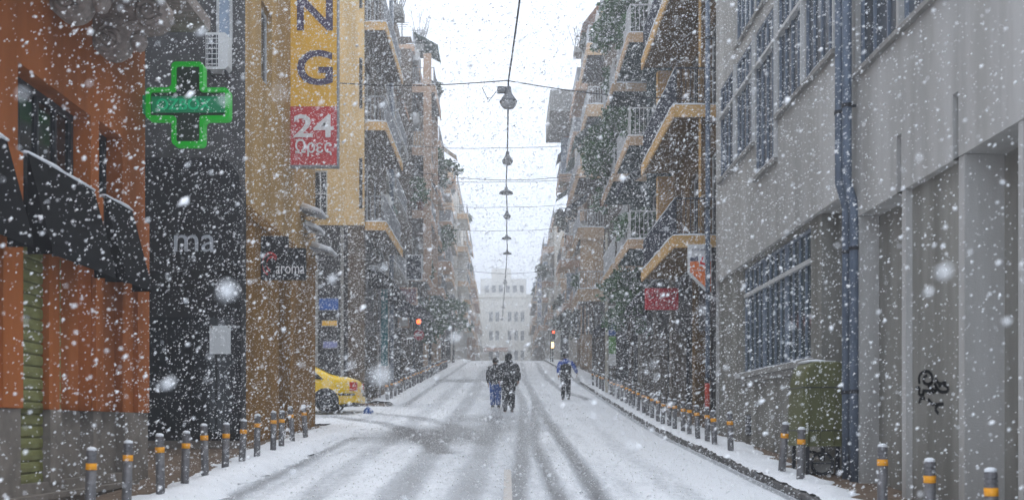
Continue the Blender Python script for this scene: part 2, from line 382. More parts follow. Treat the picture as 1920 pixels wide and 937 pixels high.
def kerbs(pave, x, y0, y1, far):
    """kerb stones one by one while they can be told apart, one long kerb beyond"""
    global km
    if km is None:
        mb = MB(); mb.prism([(-.075,-.12),(.075,-.12),(.075,.10),(.05,.125),(-.05,.125),(-.075,.10)], lambda p, t: (p[0], t, p[1]), .006, .985)
        km = mb.mesh('kerb_stone', KERB)
    y = y0
    while y < min(y1, far):
        o = link('kerb_stone', km, pave); o.location = (x+random.uniform(-.008,.008), y, gz(y)+random.uniform(-.008,.004)); o.rotation_euler = (math.atan(gz(y+1)-gz(y)), 0, random.uniform(-.006,.006)); y += 1
    if y < y1:
        mb = MB(); ys = np.arange(y, y1+.1, 2.); mb.loft([[(x-.075,k,gz(k)-.12),(x+.075,k,gz(k)-.12),(x+.075,k,gz(k)+.125),(x-.075,k,gz(k)+.125)] for k in ys]); mb.build('kerb', KERB, pave)
pr = pavement('pavement_right', RIGHT_KERB+.09, 9.0, -20, 250); kerbs(pr, RIGHT_KERB+.075, 5, 250, 46)
pl = pavement('pavement_left_near', -9.0, LEFT_KERB-.09, -20, SIDE0, ramp=lambda y: float(np.clip((SIDE0-y)/5, 0, 1))); kerbs(pl, LEFT_KERB-.075, 5, SIDE0-5, 60)
pf = pavement('pavement_left_far', -9.0, LEFT_KERB-.09, SIDE1, 250); kerbs(pf, LEFT_KERB-.075, SIDE1, 250, 50)
# loose paving tiles that show where the snow has not settled, along the walls
def tiles(pave, xs, ys, t=.2):
    mb = MB(); mb.box(.004, t-.004, .004, t-.004, 0, .012); me = mb.mesh('paving_tile', TILE)
    for x in xs:
        for y in ys:
            o = link('paving_tile', me, pave); o.location = (x, y, gz(y)+.108+random.uniform(0,.004)); o.rotation_euler[0] = math.atan(.06)
tiles(pr, [4.03,4.23,4.43], np.arange(9.0, 18.4, .2)); tiles(pl, [-4.93,-4.73,-4.53], np.arange(9.0, 19, .2))
SNP = bpy.data.materials.new('pavement_snow')
def pav_snow(name, x0, x1, y0, y1, wall, bare, h=.06, drop=None, lip=0):
    """a lumpy layer of settled snow, thinning out towards the wall"""
    ny = int((y1-y0)/(.12 if y1-y0 < 60 else .3)); nx = 14 if abs(x1-x0) < 2 else 40; xs = np.linspace(x0, x1, nx); ys = np.linspace(y0, y1, ny)
    X, Y = np.meshgrid(xs, ys)
    dw = np.abs(X-wall); b = bare(Y) if callable(bare) else bare
    edge = np.clip((dw-b-.12*nz(X, Y, 3, 2.3))/.28, -1, 1)
    rim = np.clip(np.minimum(np.abs(X-x0), np.abs(X-x1))/.1, 0, 1)*.7+.3
    if wall is not None: H = h*edge*np.where(edge > 0, rim, 1)
    H = H + .02*nz(X, Y, 5, 4)*(edge > 0) + .012*nz(X, Y, 13, 9, 1)*(edge > 0)
    H = np.where(H <= 0, -.08, H)
    Zg = np.interp(Y, _ys, _zs)+.122*(drop(Y) if drop else 1)+H
    if lip: Zg = Zg-(np.clip((lip-np.abs(X-x0))/lip, 0, 1)**1.5)*.13*(drop(Y) if drop else 1)
    v = np.stack([X+(.02*nz(X, Y, 0, 6)+(.09*nz(X*0, Y, 0, 3.1)+.05*nz(X*0, Y, 0, 7.7, 1))*np.clip(1-np.abs(X-x0)/.5, 0, 1) if lip else .02*nz(X, Y, 0, 6)), Y, Zg], -1).reshape(-1, 3)
    i = np.arange((ny-1)*(nx-1)); r, c = i//(nx-1), i % (nx-1); a = r*nx+c
    me = bpy.data.meshes.new(name); me.from_pydata(v.tolist(), [], np.stack([a, a+1, a+nx+1, a+nx], 1).tolist())
    me.materials.append(SNOW); me.polygons.foreach_set('use_smooth', [True]*((ny-1)*(nx-1))); me.update()
    return link(name, me)
tag(pav_snow('settled_snow', RIGHT_KERB+.0, 4.75, 4, 48, 4.66, lambda Y: np.interp(Y, [4,10,13,15.5,17,19,24,48], [.7,.68,.5,.42,.22,.1,.02,0])), 'white snow settled along the right-hand pavement by the bollards', 'snow', kind='stuff')
tag(pav_snow('settled_snow', LEFT_KERB+.28, -5.0, 4, SIDE0, -4.96, lambda Y: np.interp(Y, [4,12,16,20,26], [.75,.62,.5,.3,.25]), drop=lambda Y: np.clip((SIDE0-Y)/5, 0, 1), lip=.3), 'white snow settled along the near left pavement below the pharmacy', 'snow', kind='stuff')
tag(pav_snow('settled_snow', LEFT_KERB+.2, -4.85, SIDE1, 120, -4.86, .15, lip=.25), 'white snow on the left pavement beyond the side street', 'snow', kind='stuff')
tag(pav_snow('settled_snow', RIGHT_KERB, 4.95, 48.3, 120, 5.1, .1), 'white snow on the far right pavement up the hill', 'snow', kind='stuff')

# ------------------------------------------------------------------ near right: grey building
FR = lambda u, n, z: (XR-n, u, z)
g = thing('office_building', 'grey rendered building with long window bands filling the right side of the street', 'building', (XR, 14, gz(14)))
TOPG = Z(11.5)
# near wing: upper wall
wn = MB(); holes = []
nb = [(12.74,14.22),(11.15,12.66),(9.56,11.07),(7.97,9.48)]
for a, b in nb: holes.append((a, b, Z(4.67), Z(6.7)))
slots = [(10.98,11.12),(12.57,12.72)]
for a, b in slots: holes.append((a, b, Z(2.76), Z(3.44)))
cut_wall(wn, FR, 2.0, 14.45, Z(2.76), TOPG, holes, .2)
for a, b in slots: wn.quad(FR(a,-.2,Z(2.76)), FR(b,-.2,Z(2.76)), FR(b,-.2,Z(3.44)), FR(a,-.2,Z(3.44)))
wn.quad(FR(2,0,Z(2.76)), FR(14.45,0,Z(2.76)), FR(14.45,-1.2,Z(2.76)), FR(2,-1.2,Z(2.76)))       # soffit
wn.quad(FR(14.45,0,Z(2.76)), FR(14.45,-.5,Z(2.76)), FR(14.45,-.5,TOPG), FR(14.45,0,TOPG))
wn.build('wall', GREY, g)
for a, b in nb:
    w = window(g, FR, a, b, Z(4.67), Z(6.7), .1, 2, 0, FRAME, GLASSB, .06)
    m = MB(); fbox(m, FR, a-.03, b+.03, -.1, .07, Z(4.60), Z(4.665)); m.build('sill', CONC, w)
    m = MB(); snow_strip(m, FR, a, b, -.04, .05, Z(4.667), .02); m.build('snow', SNOW, w)
# near wing: ground floor piers and panels set back by different depths
gb = gz(9)-.4
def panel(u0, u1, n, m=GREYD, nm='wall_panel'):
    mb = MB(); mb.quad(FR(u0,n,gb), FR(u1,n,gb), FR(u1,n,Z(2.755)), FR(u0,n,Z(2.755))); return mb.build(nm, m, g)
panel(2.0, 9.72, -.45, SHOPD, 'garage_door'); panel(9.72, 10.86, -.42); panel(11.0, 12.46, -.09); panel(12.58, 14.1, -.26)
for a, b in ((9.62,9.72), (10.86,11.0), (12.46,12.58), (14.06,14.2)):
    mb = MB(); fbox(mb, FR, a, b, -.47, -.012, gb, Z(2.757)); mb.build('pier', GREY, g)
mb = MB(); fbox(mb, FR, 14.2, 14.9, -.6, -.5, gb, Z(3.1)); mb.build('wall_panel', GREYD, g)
# far wing: upper wall with the long window band
wf = MB(); holes = []
bays = [(15.05+1.65*k, 15.05+1.65*k+1.55) for k in range(5)]
for k, (a, b) in enumerate(bays):
    holes.append((a, b, Z(4.6) if k == 2 else Z(5.3), Z(7.3)))
    if k < 4: holes.append((a, b, Z(7.65), Z(9.6)))
cut_wall(wf, FR, 14.6, 23.7, Z(3.18), TOPG, holes, .2)
wf.quad(FR(14.6,0,Z(3.18)), FR(23.7,0,Z(3.18)), FR(23.7,-1.2,Z(3.18)), FR(14.6,-1.2,Z(3.18)))
wf.quad(FR(14.6,0,Z(3.18)), FR(14.6,-.4,Z(3.18)), FR(14.6,-.4,TOPG), FR(14.6,0,TOPG))
wf.quad(FR(23.7,0,gb), FR(23.7,-6,gb), FR(23.7,-6,TOPG), FR(23.7,0,TOPG))
wf.build('wall', GREY, g)
for k, (a, b) in enumerate(bays):
    zb = Z(4.6) if k == 2 else Z(5.3)
    w = window(g, FR, a, b, zb, Z(7.3), .04, 3, 0, FRAME, GLASSB, .055)
    m = MB(); fbox(m, FR, a-.02, b+.02, -.06, .05, Z(6.62), Z(6.68)); m.build('transom', FRAMEL, w)
    m = MB(); fbox(m, FR, a-.03, b+.03, -.08, .08, zb-.07, zb-.002); m.build('sill', CONC, w)
    m = MB(); snow_strip(m, FR, a, b, -.02, .07, zb, .025); m.build('snow', SNOW, w)
    m = MB(); fbox(m, FR, a-.05, a+.0, -.05, .06, zb, Z(7.3)); m.build('post', FRAMEL, w)
    if k < 4:
        w = window(g, FR, a, b, Z(7.65), Z(9.6), .04, 3, 0, FRAME, GLASSB, .055)
        m = MB(); fbox(m, FR, a-.03, b+.03, -.08, .06, Z(7.58), Z(7.648)); m.build('sill', CONC, w)
# far wing: ground floor
def FG(u, n, z): return (XR+.07-n, u, z)
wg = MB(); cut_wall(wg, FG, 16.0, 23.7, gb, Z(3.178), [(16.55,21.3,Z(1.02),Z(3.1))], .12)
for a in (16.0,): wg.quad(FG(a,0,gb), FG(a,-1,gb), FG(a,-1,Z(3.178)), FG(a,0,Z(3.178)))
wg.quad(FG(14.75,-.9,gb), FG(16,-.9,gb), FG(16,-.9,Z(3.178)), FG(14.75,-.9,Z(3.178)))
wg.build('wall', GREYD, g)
for k in range(3):
    a = 16.6+k*1.57
    w = window(g, FG, a, a+1.5, Z(1.04), Z(3.08), .06, 3, 0, FRAME, GLASSG, .05)
    m = MB(); fbox(m, FG, a, a+1.5, -.08, -.0, Z(2.53), Z(2.60)); m.build('transom', FRAMEL, w)
m = MB(); fbox(m, FG, 16.3, 21.5, -.05, .12, Z(.93), Z(1.02)); sll = m.build('sill', CONC, g)
m = MB(); fbox(m, FG, 16.3, 21.5, -.05, .07, Z(.83), Z(.925)); m.build('moulding', CONC, sll)
m = MB(); snow_strip(m, FG, 16.35, 21.4, .02, .11, Z(1.02), .03); m.build('snow', SNOW, sll)
for a in (16.72, 20.6):
    m = MB(); zz = gz(a)+.28
    fbox(m, FG, a, a+.34, 0, .025, zz, zz+.42)
    v = m.build('vent', DARKM, g)
    for q in range(5):
        m = MB(); fbox(m, FG, a+.03, a+.31, .025, .045, zz+.04+q*.08, zz+.075+q*.08); m.build('slat', RAILG, v)
# drain pipes
for nm, lab, pts in (('drainpipe', 'blue-grey drainpipe at the far end of the grey building', [(4.50,23.86,gz(24)+.1),(4.50,23.86,Z(11.4))]),
    ('drainpipe', 'nearer of the paired blue-grey drainpipes beside the green tarp', [(4.62,14.18,gz(14)+.1),(4.62,14.18,Z(2.9)),(4.53,14.2,Z(3.25)),(4.53,14.2,Z(11.4))]),
    ('drainpipe', 'farther of the paired blue-grey drainpipes beside the green tarp', [(4.62,14.5,gz(14)+.1),(4.62,14.5,Z(2.95)),(4.53,14.52,Z(3.3)),(4.53,14.52,Z(11.4))])):
    t = thing(nm, lab, 'drainpipe', pts[0], 'drainpipes on the grey building')
    MB().tube(pts, .062 if 'paired' in lab else .055, 12).build('pipe', PIPE, t, True)
    for z in np.arange(pts[0][2]+1.2, Z(11), 1.9):
        x, y = pts[0][:2] if z < Z(2.9) else pts[-1][:2]
        mb = MB(); mb.lathe([(.072,0),(.072,.05)], 12, (x,y,z)); mb.box(x, XR+.05, y-.015, y+.015, z+.01, z+.04); mb.build('clamp', DARKM, t)
# graffiti tag, flat strokes on the panel
gt = thing('graffiti', 'black scrawled graffiti tag on the grey wall panel', 'graffiti', (XR+.085, 11.7, Z(.3)))
def stroke(pts, r=.018):
    # pts in (x, y) photo-like units: u grows away from the camera to the left
    P = []
    for k in range(len(pts)-1):
        for q in range(4):
            p0 = pts[max(k-1,0)]; p1 = pts[k]; p2 = pts[k+1]; p3 = pts[min(k+2,len(pts)-1)]; t_ = q/4
            P.append(tuple(.5*((2*p1[i])+(-p0[i]+p2[i])*t_+(2*p0[i]-5*p1[i]+4*p2[i]-p3[i])*t_**2+(-p0[i]+3*p1[i]-3*p2[i]+p3[i])*t_**3) for i in (0,1)))
    P.append(pts[-1]); mb = MB()
    for (a, b), (c, d) in zip(P, P[1:]):
        L = math.hypot(c-a, d-b) or 1; ox, oy = -(d-b)/L*r, (c-a)/L*r
        mb.quad((XR+.083, a+ox*1.8, b+oy), (XR+.083, c+ox*1.8, d+oy), (XR+.083, c-ox*1.8, d-oy), (XR+.083, a-ox*1.8, b-oy))
    mb.build('stroke', BLACK, gt)
gu = lambda x: 12.25-(x-340)/190*.85; gv = lambda y: Z(.62)-(y-275)/245*.50
for s_ in ([(345,345),(340,310),(360,285),(400,282),(425,310),(425,345),(395,352),(370,335),(375,310),(395,305)], [(320,368),(345,368),(340,405),(375,405),(365,385),(410,392),(440,400)],
           [(425,345),(400,360),(455,395),(440,350),(470,395),(515,400),(520,380),(490,360),(465,370)], [(445,325),(470,355),(510,350)], [(345,455),(345,435),(365,425),(380,432)], [(400,435),(420,455),(435,468)], [(440,465),(495,465)], [(465,465),(445,490),(465,515)]):
    stroke([(gu(x), gv(y)) for x, y in s_])
# covered stall under a green tarp in the recess
t = thing('covered_cart', 'cart on black legs under an olive green tarp beside the drainpipes', 'cart', (4.45, 15.3, gz(15.3)+.11))
b0 = gz(15.3)+.11
mb = MB(); rings = []
def rrect(cx_, cy_, dx, dy, z, k, rad=.05):
    out_ = []
    for sx_, sy_, a0 in ((1,1,0),(-1,1,90),(-1,-1,180),(1,-1,270)):
        for a in (0, 30, 60, 90): out_.append((cx_+sx_*(dx-rad)+rad*math.cos(R(a0+a)), cy_+sy_*(dy-rad)+rad*math.sin(R(a0+a)), z))
    return out_
for k, (z, dx, dy, ox) in enumerate([(b0+.40,.315,.42,0),(b0+.46,.305,.41,0),(b0+.9,.30,.40,.002),(b0+1.3,.285,.39,.01),(b0+1.5,.26,.38,.03),(b0+1.57,.21,.36,.05),(b0+1.585,.15,.3,.06)]): rings.append(rrect(4.42+ox, 15.25, dx, dy, z, k))
mb.loft(rings); tp = mb.build('tarp', TARP, t)
for z in (b0+.62, b0+1.22):
    mb = MB(); mb.tube([p[:2]+(z,) for p in rrect(4.425, 15.25, .308, .408, z, 0)]+[rrect(4.425, 15.25, .308, .408, z, 0)[0]], .007, 5); mb.build('rope', DARKM, tp)
for x_ in (4.2, 4.36, 4.55, 4.66):
    mb = MB(); mb.tube([(x_,14.838,b0+.42),(x_+.01,14.842,b0+.9),(x_+.02,14.852,b0+1.4)], [.012,.009,.004], 5); mb.build('fold', TARP, tp, True)
mb = MB(); snow_strip(mb, lambda u,n,z: (4.42+n,u,z), 14.98, 15.5, -.18, .18, b0+1.583, .06); mb.build('snow', SNOW, tp, True)
mb = MB(); mb.tube([(4.2,14.95,b0+.0),(4.2,14.95,b0+1.5)],.018,6); mb.build('post', RAILG, t)
for x, y in ((4.2,14.9),(4.62,14.9),(4.2,15.6),(4.62,15.6)): MB().box(x-.025,x+.025,y-.025,y+.025,b0,b0+.6).build('leg', DARKM, t)
for y in (14.95,15.5):
    mb = MB(); mb.tube([(4.42+.15*math.cos(a),y,b0+.16+.15*math.sin(a)) for a in np.linspace(0,2*math.pi,17)], .022, 6, caps=False); mb.tube([(4.28,y,b0+.16),(4.56,y,b0+.16)],.012,6); mb.build('wheel', DARKM, t)
MB().box(4.3,4.6,15.0,15.5,b0+.02,b0+.18).build('crate', CONC, t)

# ------------------------------------------------------------------ near left: orange building
FL = lambda u, n, z: (XL+n, u, z)
g = thing('corner_building', 'orange stucco building with carved stone brackets and black awnings on the left', 'building', (XL, 12, gz(12)))
gb = gz(8)-.5; OTOP = Z(7.5)
ops = [(7.2,10.35,Z(.9),Z(3.68)), (10.8,12.7,Z(-.65),Z(3.68)), (12.95,13.75,Z(-.65),Z(3.7))]
w = MB(); cut_wall(w, FL, 3, 14.6, Z(.17), OTOP, [(a,b,max(c,Z(.17)),d) for a,b,c,d in ops], .35)
w.quad(FL(14.6,0,Z(.17)), FL(14.6,-1.5,Z(.17)), FL(14.6,-1.5,OTOP), FL(14.6,0,OTOP))
w.build('wall', ORANGE, g)
w = MB(); cut_wall(w, lambda u,n,z: FL(u,n+.03,z), 3, 14.63, gb, Z(.17), [(a,b,Z(-.6),Z(.17)) for a,b,c,d in ops[1:]], .4)
w.quad(FL(3,.03,Z(.17)),FL(14.63,.03,Z(.17)),FL(14.63,-.01,Z(.17)),FL(3,-.01,Z(.17)))
w.quad(FL(14.63,.03,gb),FL(14.63,-1.5,gb),FL(14.63,-1.5,Z(.17)),FL(14.63,.03,Z(.17))); w.build('plinth', PLINTH, g)
w = MB(); fbox(w, FL, 3, 14.0, .032, .13, Z(-.78), Z(-.72)); fbox(w, FL, 3, 14.0, .032, .09, Z(-.86), Z(-.783)); w.build('ledge', PLINTH, g)
# pilasters
for a, b in ((10.36,10.79), (12.71,12.94), (14.15,14.6)):
    w = MB(); fbox(w, FL, a, b, .002, .06, Z(.175), Z(2.75)); w.build('pilaster', ORANGE, g)
# dark upper lights
for a, b, c, d in ops:
    nm = 3 if b-a > 1.5 else 1
    window(g, FL, a, b, Z(2.0), d, .24, nm, 0, DARKM, GLASSD, .07)
# shutters, each slat its own piece, orange door leaf and brown reveal
def roller(a, b, z0, z1, n=-.03, step=.125):
    m_ = MB(); fbox(m_, FL, a-.01, b+.01, n-.05, n-.03, z0, z1); rs = m_.build('roller_shutter', SHUT, g)
    sm = MB(); h = step-.012
    o = ORG[g.name]
    rings = [[(n+q[0], a, q[1]), (n+q[0], b, q[1])] for q in ((-.012,0),(0,.012),(.004,h*.5),(0,h-.012),(-.012,h))]
    for p, q in zip(rings, rings[1:]): sm.quad(*[(XL+k[0]-o[0], k[1]-o[1], k[2]-o[2]) for k in (p[0],p[1],q[1],q[0])])
    me = sm.mesh('slat', SHUT)
    z = z0
    while z < z1-step: link('slat', me, rs, (0, 0, z)); z += step
roller(10.84, 11.45, Z(-.62), Z(2.0))
w = MB(); fbox(w, FL, 11.47, 11.74, -.3, .03, Z(.172), Z(2.0)); w.build('pier', ORANGE, g)
for a, b, n_ in ((11.46,11.75,.05), (12.0,12.53,-.06), (13.14,13.75,-.08)):
    w = MB(); fbox(w, FL, a, b, -.32, n_, Z(-.62), Z(.17)); w.build('plinth_panel', PLINTH, g)
roller(11.76, 11.98, Z(-.62), Z(2.0), -.06)
w = MB(); fbox(w, FL, 12.0, 12.52, -.3, -.08, Z(.172), Z(2.0)); w.build('door_panel', ORANGE, g)
w = MB(); fbox(w, FL, 13.15, 13.74, -.3, -.1, Z(.172), Z(2.0)); w.build('door_panel', ORANGE, g)
roller(12.97, 13.13, Z(-.62), Z(2.0), -.08)
window(g, FL, 7.2, 10.35, Z(.9), Z(2.0), .2, 3, 0, DARKM, GLASSD, .07)
# awnings
def awning(a, b, z0, z1, out, drop=.10):
    m_ = MB()
    m_.quad(FL(a,.07,z1), FL(b,.07,z1), FL(b,out,z0), FL(a,out,z0)); m_.quad(FL(a,out,z0), FL(b,out,z0), FL(b,out+.005,z0-drop), FL(a,out+.005,z0-drop))
    for u in (a, b): m_.poly([FL(u,.07,z1), FL(u,out,z0), FL(u,out+.005,z0-drop), FL(u,.07,z0-drop)])
    for u in np.linspace(a, b, 4): fbox(m_, FL, u-.008, u+.008, .07, out-.01, z0-.03, z0-.01)
    return m_
for i, (a, b, z0, z1) in enumerate(((8.5,10.42,Z(1.84),Z(2.78)), (10.86,12.62,Z(1.84),Z(2.78)), (12.96,13.9,Z(1.84),Z(2.80)))):
    t = thing('awning', ('black fabric awning at the left edge, nearest the camera', 'black fabric awning over the green roller shutter', 'narrow black fabric awning over the orange door beside the pharmacy')[i], 'awning', FL((a+b)/2,.05,z1), 'black awnings on the orange building')
    awning(a, b, z0, z1, .32).build('canopy', AWNB, t)
    for u in (a+.1, b-.1): MB().tube([FL(u,.06,z0+.2), FL(u,.31,z0)], .012, 6).build('arm', DARKM, t)
    mb = MB(); snow_strip(mb, FL, a, b, .0, .09, z1-.01, .05, .2); mb.build('snow', SNOW, t, True)
# carved consoles under a balcony
def spiral(cx, cz, r0, turns, a0, sgn=1, n=40):
    return [(cx+sgn*r0*(1-.8*k/n)*math.cos(a0+2*math.pi*turns*k/n), cz+r0*(1-.8*k/n)*math.sin(a0+2*math.pi*turns*k/n)) for k in range(n+1)]
def console(y, k):
    c = MB()
    # side outline (n outwards, z): big scroll at the top outside, small scroll at the wall below
    out = [(0,Z(4.62))]
    out += [(.20+.215*math.cos(a), Z(4.62)+.215*math.sin(a)) for a in np.linspace(math.pi, 1.9*math.pi, 10)]
    out += [(.46,Z(4.70)),(.58,Z(4.72))] + [(.68+.22*math.cos(a), Z(4.95)+.22*math.sin(a)) for a in np.linspace(-.45*math.pi, .5*math.pi, 9)]
    out += [(.68,Z(5.3)),(0,Z(5.3))]
    c.prism(out, lambda p, t_: (XL+p[0], t_, p[1]), y, y+.24)
    ob = c.build('console', STONE, g)
    for cx, cz, r, s_ in ((.2,Z(4.62),.17,1), (.66,Z(4.95),.19,-1)):
        s1 = MB(); s1.tube([(XL+p[0], y-.012, p[1]) for p in spiral(cx, cz, r, 2.2, math.pi*.2, s_)], .03, 6); s1.build('scroll', STONE, ob)
    s1 = MB(); s1.tube([(XL+x, y-.01, z) for x, z in ((.3,Z(4.74)),(.42,Z(4.8)),(.56,Z(4.82)),(.62,Z(4.76)))], .02, 5); s1.tube([(XL+x, y-.01, z) for x, z in ((.05,Z(4.98)),(.25,Z(5.06)),(.45,Z(5.12)),(.62,Z(5.17)))], .02, 5); s1.build('leaf_carving', STONE, ob)
    s1 = MB(); s1.lathe([(.0,-.13),(.06,-.1),(.10,-.02),(.09,.05),(.05,.1)], 10, (XL+.52, y+.12, Z(4.62))); s1.build('pendant', STONE, ob)
console(12.75, 0); console(11.55, 1); console(10.35, 2)
w = MB(); fbox(w, FL, 9.9, 14.4, .002, .95, Z(5.302), Z(5.48)); fbox(w, FL, 9.95, 14.35, .002, .88, Z(5.483), Z(5.56)); w.build('balcony_slab', STONE, g)

# pharmacy cross
t = thing('pharmacy_cross', 'glowing green pharmacy cross sign projecting from the orange building', 'sign', (XL, 14.55, Z(4.2)))
cy, cx, cz = 14.55, -4.36+.03, Z(4.36)
def rcross(R_, a, rad):
    pts = []; corners = [(a,R_),(a,a),(R_,a),(R_,-a),(a,-a),(a,-R_),(-a,-R_),(-a,-a),(-R_,-a),(-R_,a),(-a,a),(-a,R_)]
    n = len(corners)
    for k in range(n):
        p = Vector(corners[k]); q = Vector(corners[k-1]); s_ = Vector(corners[(k+1) % n]); d1 = (q-p).normalized(); d2 = (s_-p).normalized()
        for f in range(5):
            a1 = p+d1*rad; b1 = p+d2*rad; t_ = f/4; pts.append((a1*(1-t_)**2+p*2*t_*(1-t_)+b1*t_**2)[:])
    return pts
o1 = rcross(.565, .215, .07); i1 = rcross(.514, .164, .04)
mb = MB(); n = len(o1)
P = lambda p, y: (cx+p[0], y, cz+p[1])
for k in range(n):
    q = (k+1) % n
    mb.quad(P(o1[k],cy-.09),P(o1[q],cy-.09),P(i1[q],cy-.09),P(i1[k],cy-.09)); mb.quad(P(o1[k],cy-.09),P(o1[q],cy-.09),P(o1[q],cy+.09),P(o1[k],cy+.09)); mb.quad(P(i1[k],cy-.09),P(i1[q],cy-.09),P(i1[q],cy-.03),P(i1[k],cy-.03)); mb.quad(P(o1[k],cy+.09),P(o1[q],cy+.09),P(i1[q],cy+.09),P(i1[k],cy+.09))
mb.build('neon_rim', GRN, t)
mb = MB(); mb.poly([P(p,cy-.028) for p in i1]); mb.poly([P(p,cy+.06) for p in i1]); mb.build('face', mat('cross_face', (.03,.045,.035), .4, .2, 6), t)
mb = MB(); mb.box(cx-.50, cx+.50, cy-.045, cy-.03, cz-.11, cz+.11); mb.build('band', GRND, t)
text('OZBOX', 'lettering', mat('cross_letter', (.01,.3,.14), .5, .1, 5, emit=(0,.4,.18), estr=.3), t, cx-.06, cy-.046, cz, .74, .15, .012, .012)
mb = MB(); mb.box(XL-.03, cx-.567, cy-.05, cy+.05, cz-.12, cz+.12); mb.build('bracket', GRND, t)

# ------------------------------------------------------------------ near left: black cafe recess and tan building with arcade
g = thing('arcade_building', 'tan building with a brown pillared arcade at the side street corner', 'building', (XL, 24, gz(24)))
A0, A1 = 20.2, 27.6
CE = Z(4.1); gb = gz(20)-.4
w = MB(); cut_wall(w, FL, A0, A1, CE, Z(15), [(25.9,26.9,Z(10.2),Z(11.8)),(21.5,22.5,Z(7.0),Z(8.6))], .2)
w.quad(FL(A1,0,CE),FL(A1,-7,CE),FL(A1,-7,Z(15)),FL(A1,0,Z(15)))
w.quad(FL(A0,0,CE),FL(A1,0,CE),FL(A1,-1.9,CE),FL(A0,-1.9,CE)); w.build('wall', TAN, g)
window(g, FL, 25.9, 26.9, Z(10.2), Z(11.8), .14, 1, 0, FRAMEL, GLASSD); window(g, FL, 21.5, 22.5, Z(7.0), Z(8.6), .14, 1, 0, FRAMEL, GLASSD)
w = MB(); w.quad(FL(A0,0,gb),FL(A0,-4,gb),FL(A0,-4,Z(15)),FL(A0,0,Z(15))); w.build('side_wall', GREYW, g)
w = MB(); w.quad(FL(A0,-1.9,gb),FL(A1,-1.9,gb),FL(A1,-1.9,CE),FL(A0,-1.9,CE)); w.build('arcade_back_wall', SHOPD, g)
for a, b in ((A0+.004,23.2), (24.45,A1-.004)):
    w = MB(); fbox(w, FL, a, b, -.55, -.002, gb, CE); w.build('pillar', ARC, g)
w = MB(); fbox(w, FL, A0, A1-.003, -.5, .05, CE-.12, CE+.08); w.build('beam', ARC, g)
# window with blinds and air conditioner on the dark side wall
FY = lambda y: (lambda u, n, z: (u, y-n, z))
F = FY(A0)
w = window(g, F, -5.48, -5.18, Z(7.2), Z(10.2), -.04, 0, 0, FRAMEL, LBLUE, .05)
t = thing('air_conditioner', 'white air conditioner unit with grille high on the dark side wall', 'air conditioner', (-5.3, A0-.3, Z(6.6)))
ax, ay, az = -5.60, A0-.36, Z(6.62)
mb = MB(); prof = [(ax,az),(ax+.36,az),(ax+.42,az+.06),(ax+.42,az+.62),(ax+.36,az+.68),(ax,az+.68)]
mb.prism(prof, lambda p, q: (p[0], q, p[1]), ay, ay+.28); mb.build('casing', WHITEP, t)
mb = MB(); mb.box(ax+.02, ax+.23, ay-.012, ay-.002, az+.05, az+.63); gr = mb.build('grille', DARKM, t)
for k in range(6): MB().box(ax+.02, ax+.23, ay-.024, ay-.013, az+.08+k*.095, az+.095+k*.095).build('slat', WHITEP, gr)
for k in range(3): MB().box(ax+.04+k*.08, ax+.05+k*.08, ay-.022, ay-.014, az+.05, az+.63).build('slat', WHITEP, gr)
for x in (ax+.05, ax+.35): MB().box(x-.02, x+.02, ay+.02, A0-.002, az-.05, az-.005).build('bracket', DARKM, t)
# black cafe front across the recess
g2 = thing('coffee_shop', 'black panelled coffee shop in the recess behind the pharmacy cross', 'shop', (-5.7, 19.7, gz(19.7)))
fy = 19.75; x0, x1 = -6.9, XL+.04; ct = Z(4.95)
w = MB(); arch = [(x0,gz(19)+.3),(x1,gz(19)+.3),(x1,ct-.55),(x1-.06,ct-.3),(x1-.2,ct-.1),(x1-.4,ct)] + [(x0,ct)]
w.prism(arch, lambda p, q: (p[0], q, p[1]), fy, fy+.35); w.build('cladding', BLACKP, g2)
for k in range(4):
    xa = -6.75+k*.46; MB().box(xa+.015, xa+.445, fy-.03, fy-.002, gz(19)+.45, Z(2.0)).build('panel', GLASSD, g2)
MB().box(x0, x1+.02, fy-.14, fy-.002, Z(2.85), Z(3.75)).build('fascia', BLACKP, g2)
text('ma', 'lettering', LETG, g2, -5.73, fy-.142, Z(3.34), .76, .31, .02)
MB().box(x0, x1-.004, fy-.05, fy+.3, gz(19)-.2, gz(19)+.298).build('step', PLINTH, g2)
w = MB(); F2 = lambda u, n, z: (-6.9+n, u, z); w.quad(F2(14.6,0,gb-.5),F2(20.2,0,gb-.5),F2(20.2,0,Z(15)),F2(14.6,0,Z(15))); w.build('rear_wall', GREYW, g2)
t = thing('notice', 'white paper notice taped to the black coffee shop', 'notice', (-5.3, fy-.05, Z(1.6)))
MB().box(-5.49, -5.10, fy-.045, fy-.034, Z(1.32), Z(1.84)).build('sheet', PAPER, t)
for x in (-5.47, -5.15): MB().box(x, x+.03, fy-.049, fy-.0452, Z(1.80), Z(1.86)).build('tape', CONC, t)
# projecting aroma sign
t = thing('cafe_sign', 'black projecting sign box with white aroma lettering and a red swirl', 'sign', (XL+.45, 21.5, Z(3.3)))
MB().box(XL+.01, XL+.90, 21.43, 21.57, Z(2.93), Z(3.56)).build('box', BLACKP, t)
text('aroma', 'lettering', LETW, t, XL+.60, 21.428, Z(3.12), .58, .155, .01)
for k, (r, m_) in enumerate(((.2,SIGR), (.13,SIGR))):
    mb = MB(); pts = [(XL+.2+r*math.cos(a)*.8+.03*k, Z(3.24)+r*math.sin(a)*1.1) for a in np.linspace(.6,4.4,14)]
    for (a, b), (c, d) in zip(pts, pts[1:]): mb.quad((a,21.428,b-.022),(c,21.428,d-.022),(c,21.428,d+.022),(a,21.428,b+.022))
    mb.build('swirl', m_, t)
MB().box(XL+.01, XL+.55, 21.44, 21.56, Z(3.565), Z(3.80)).build('top_box', BLACKP, t)
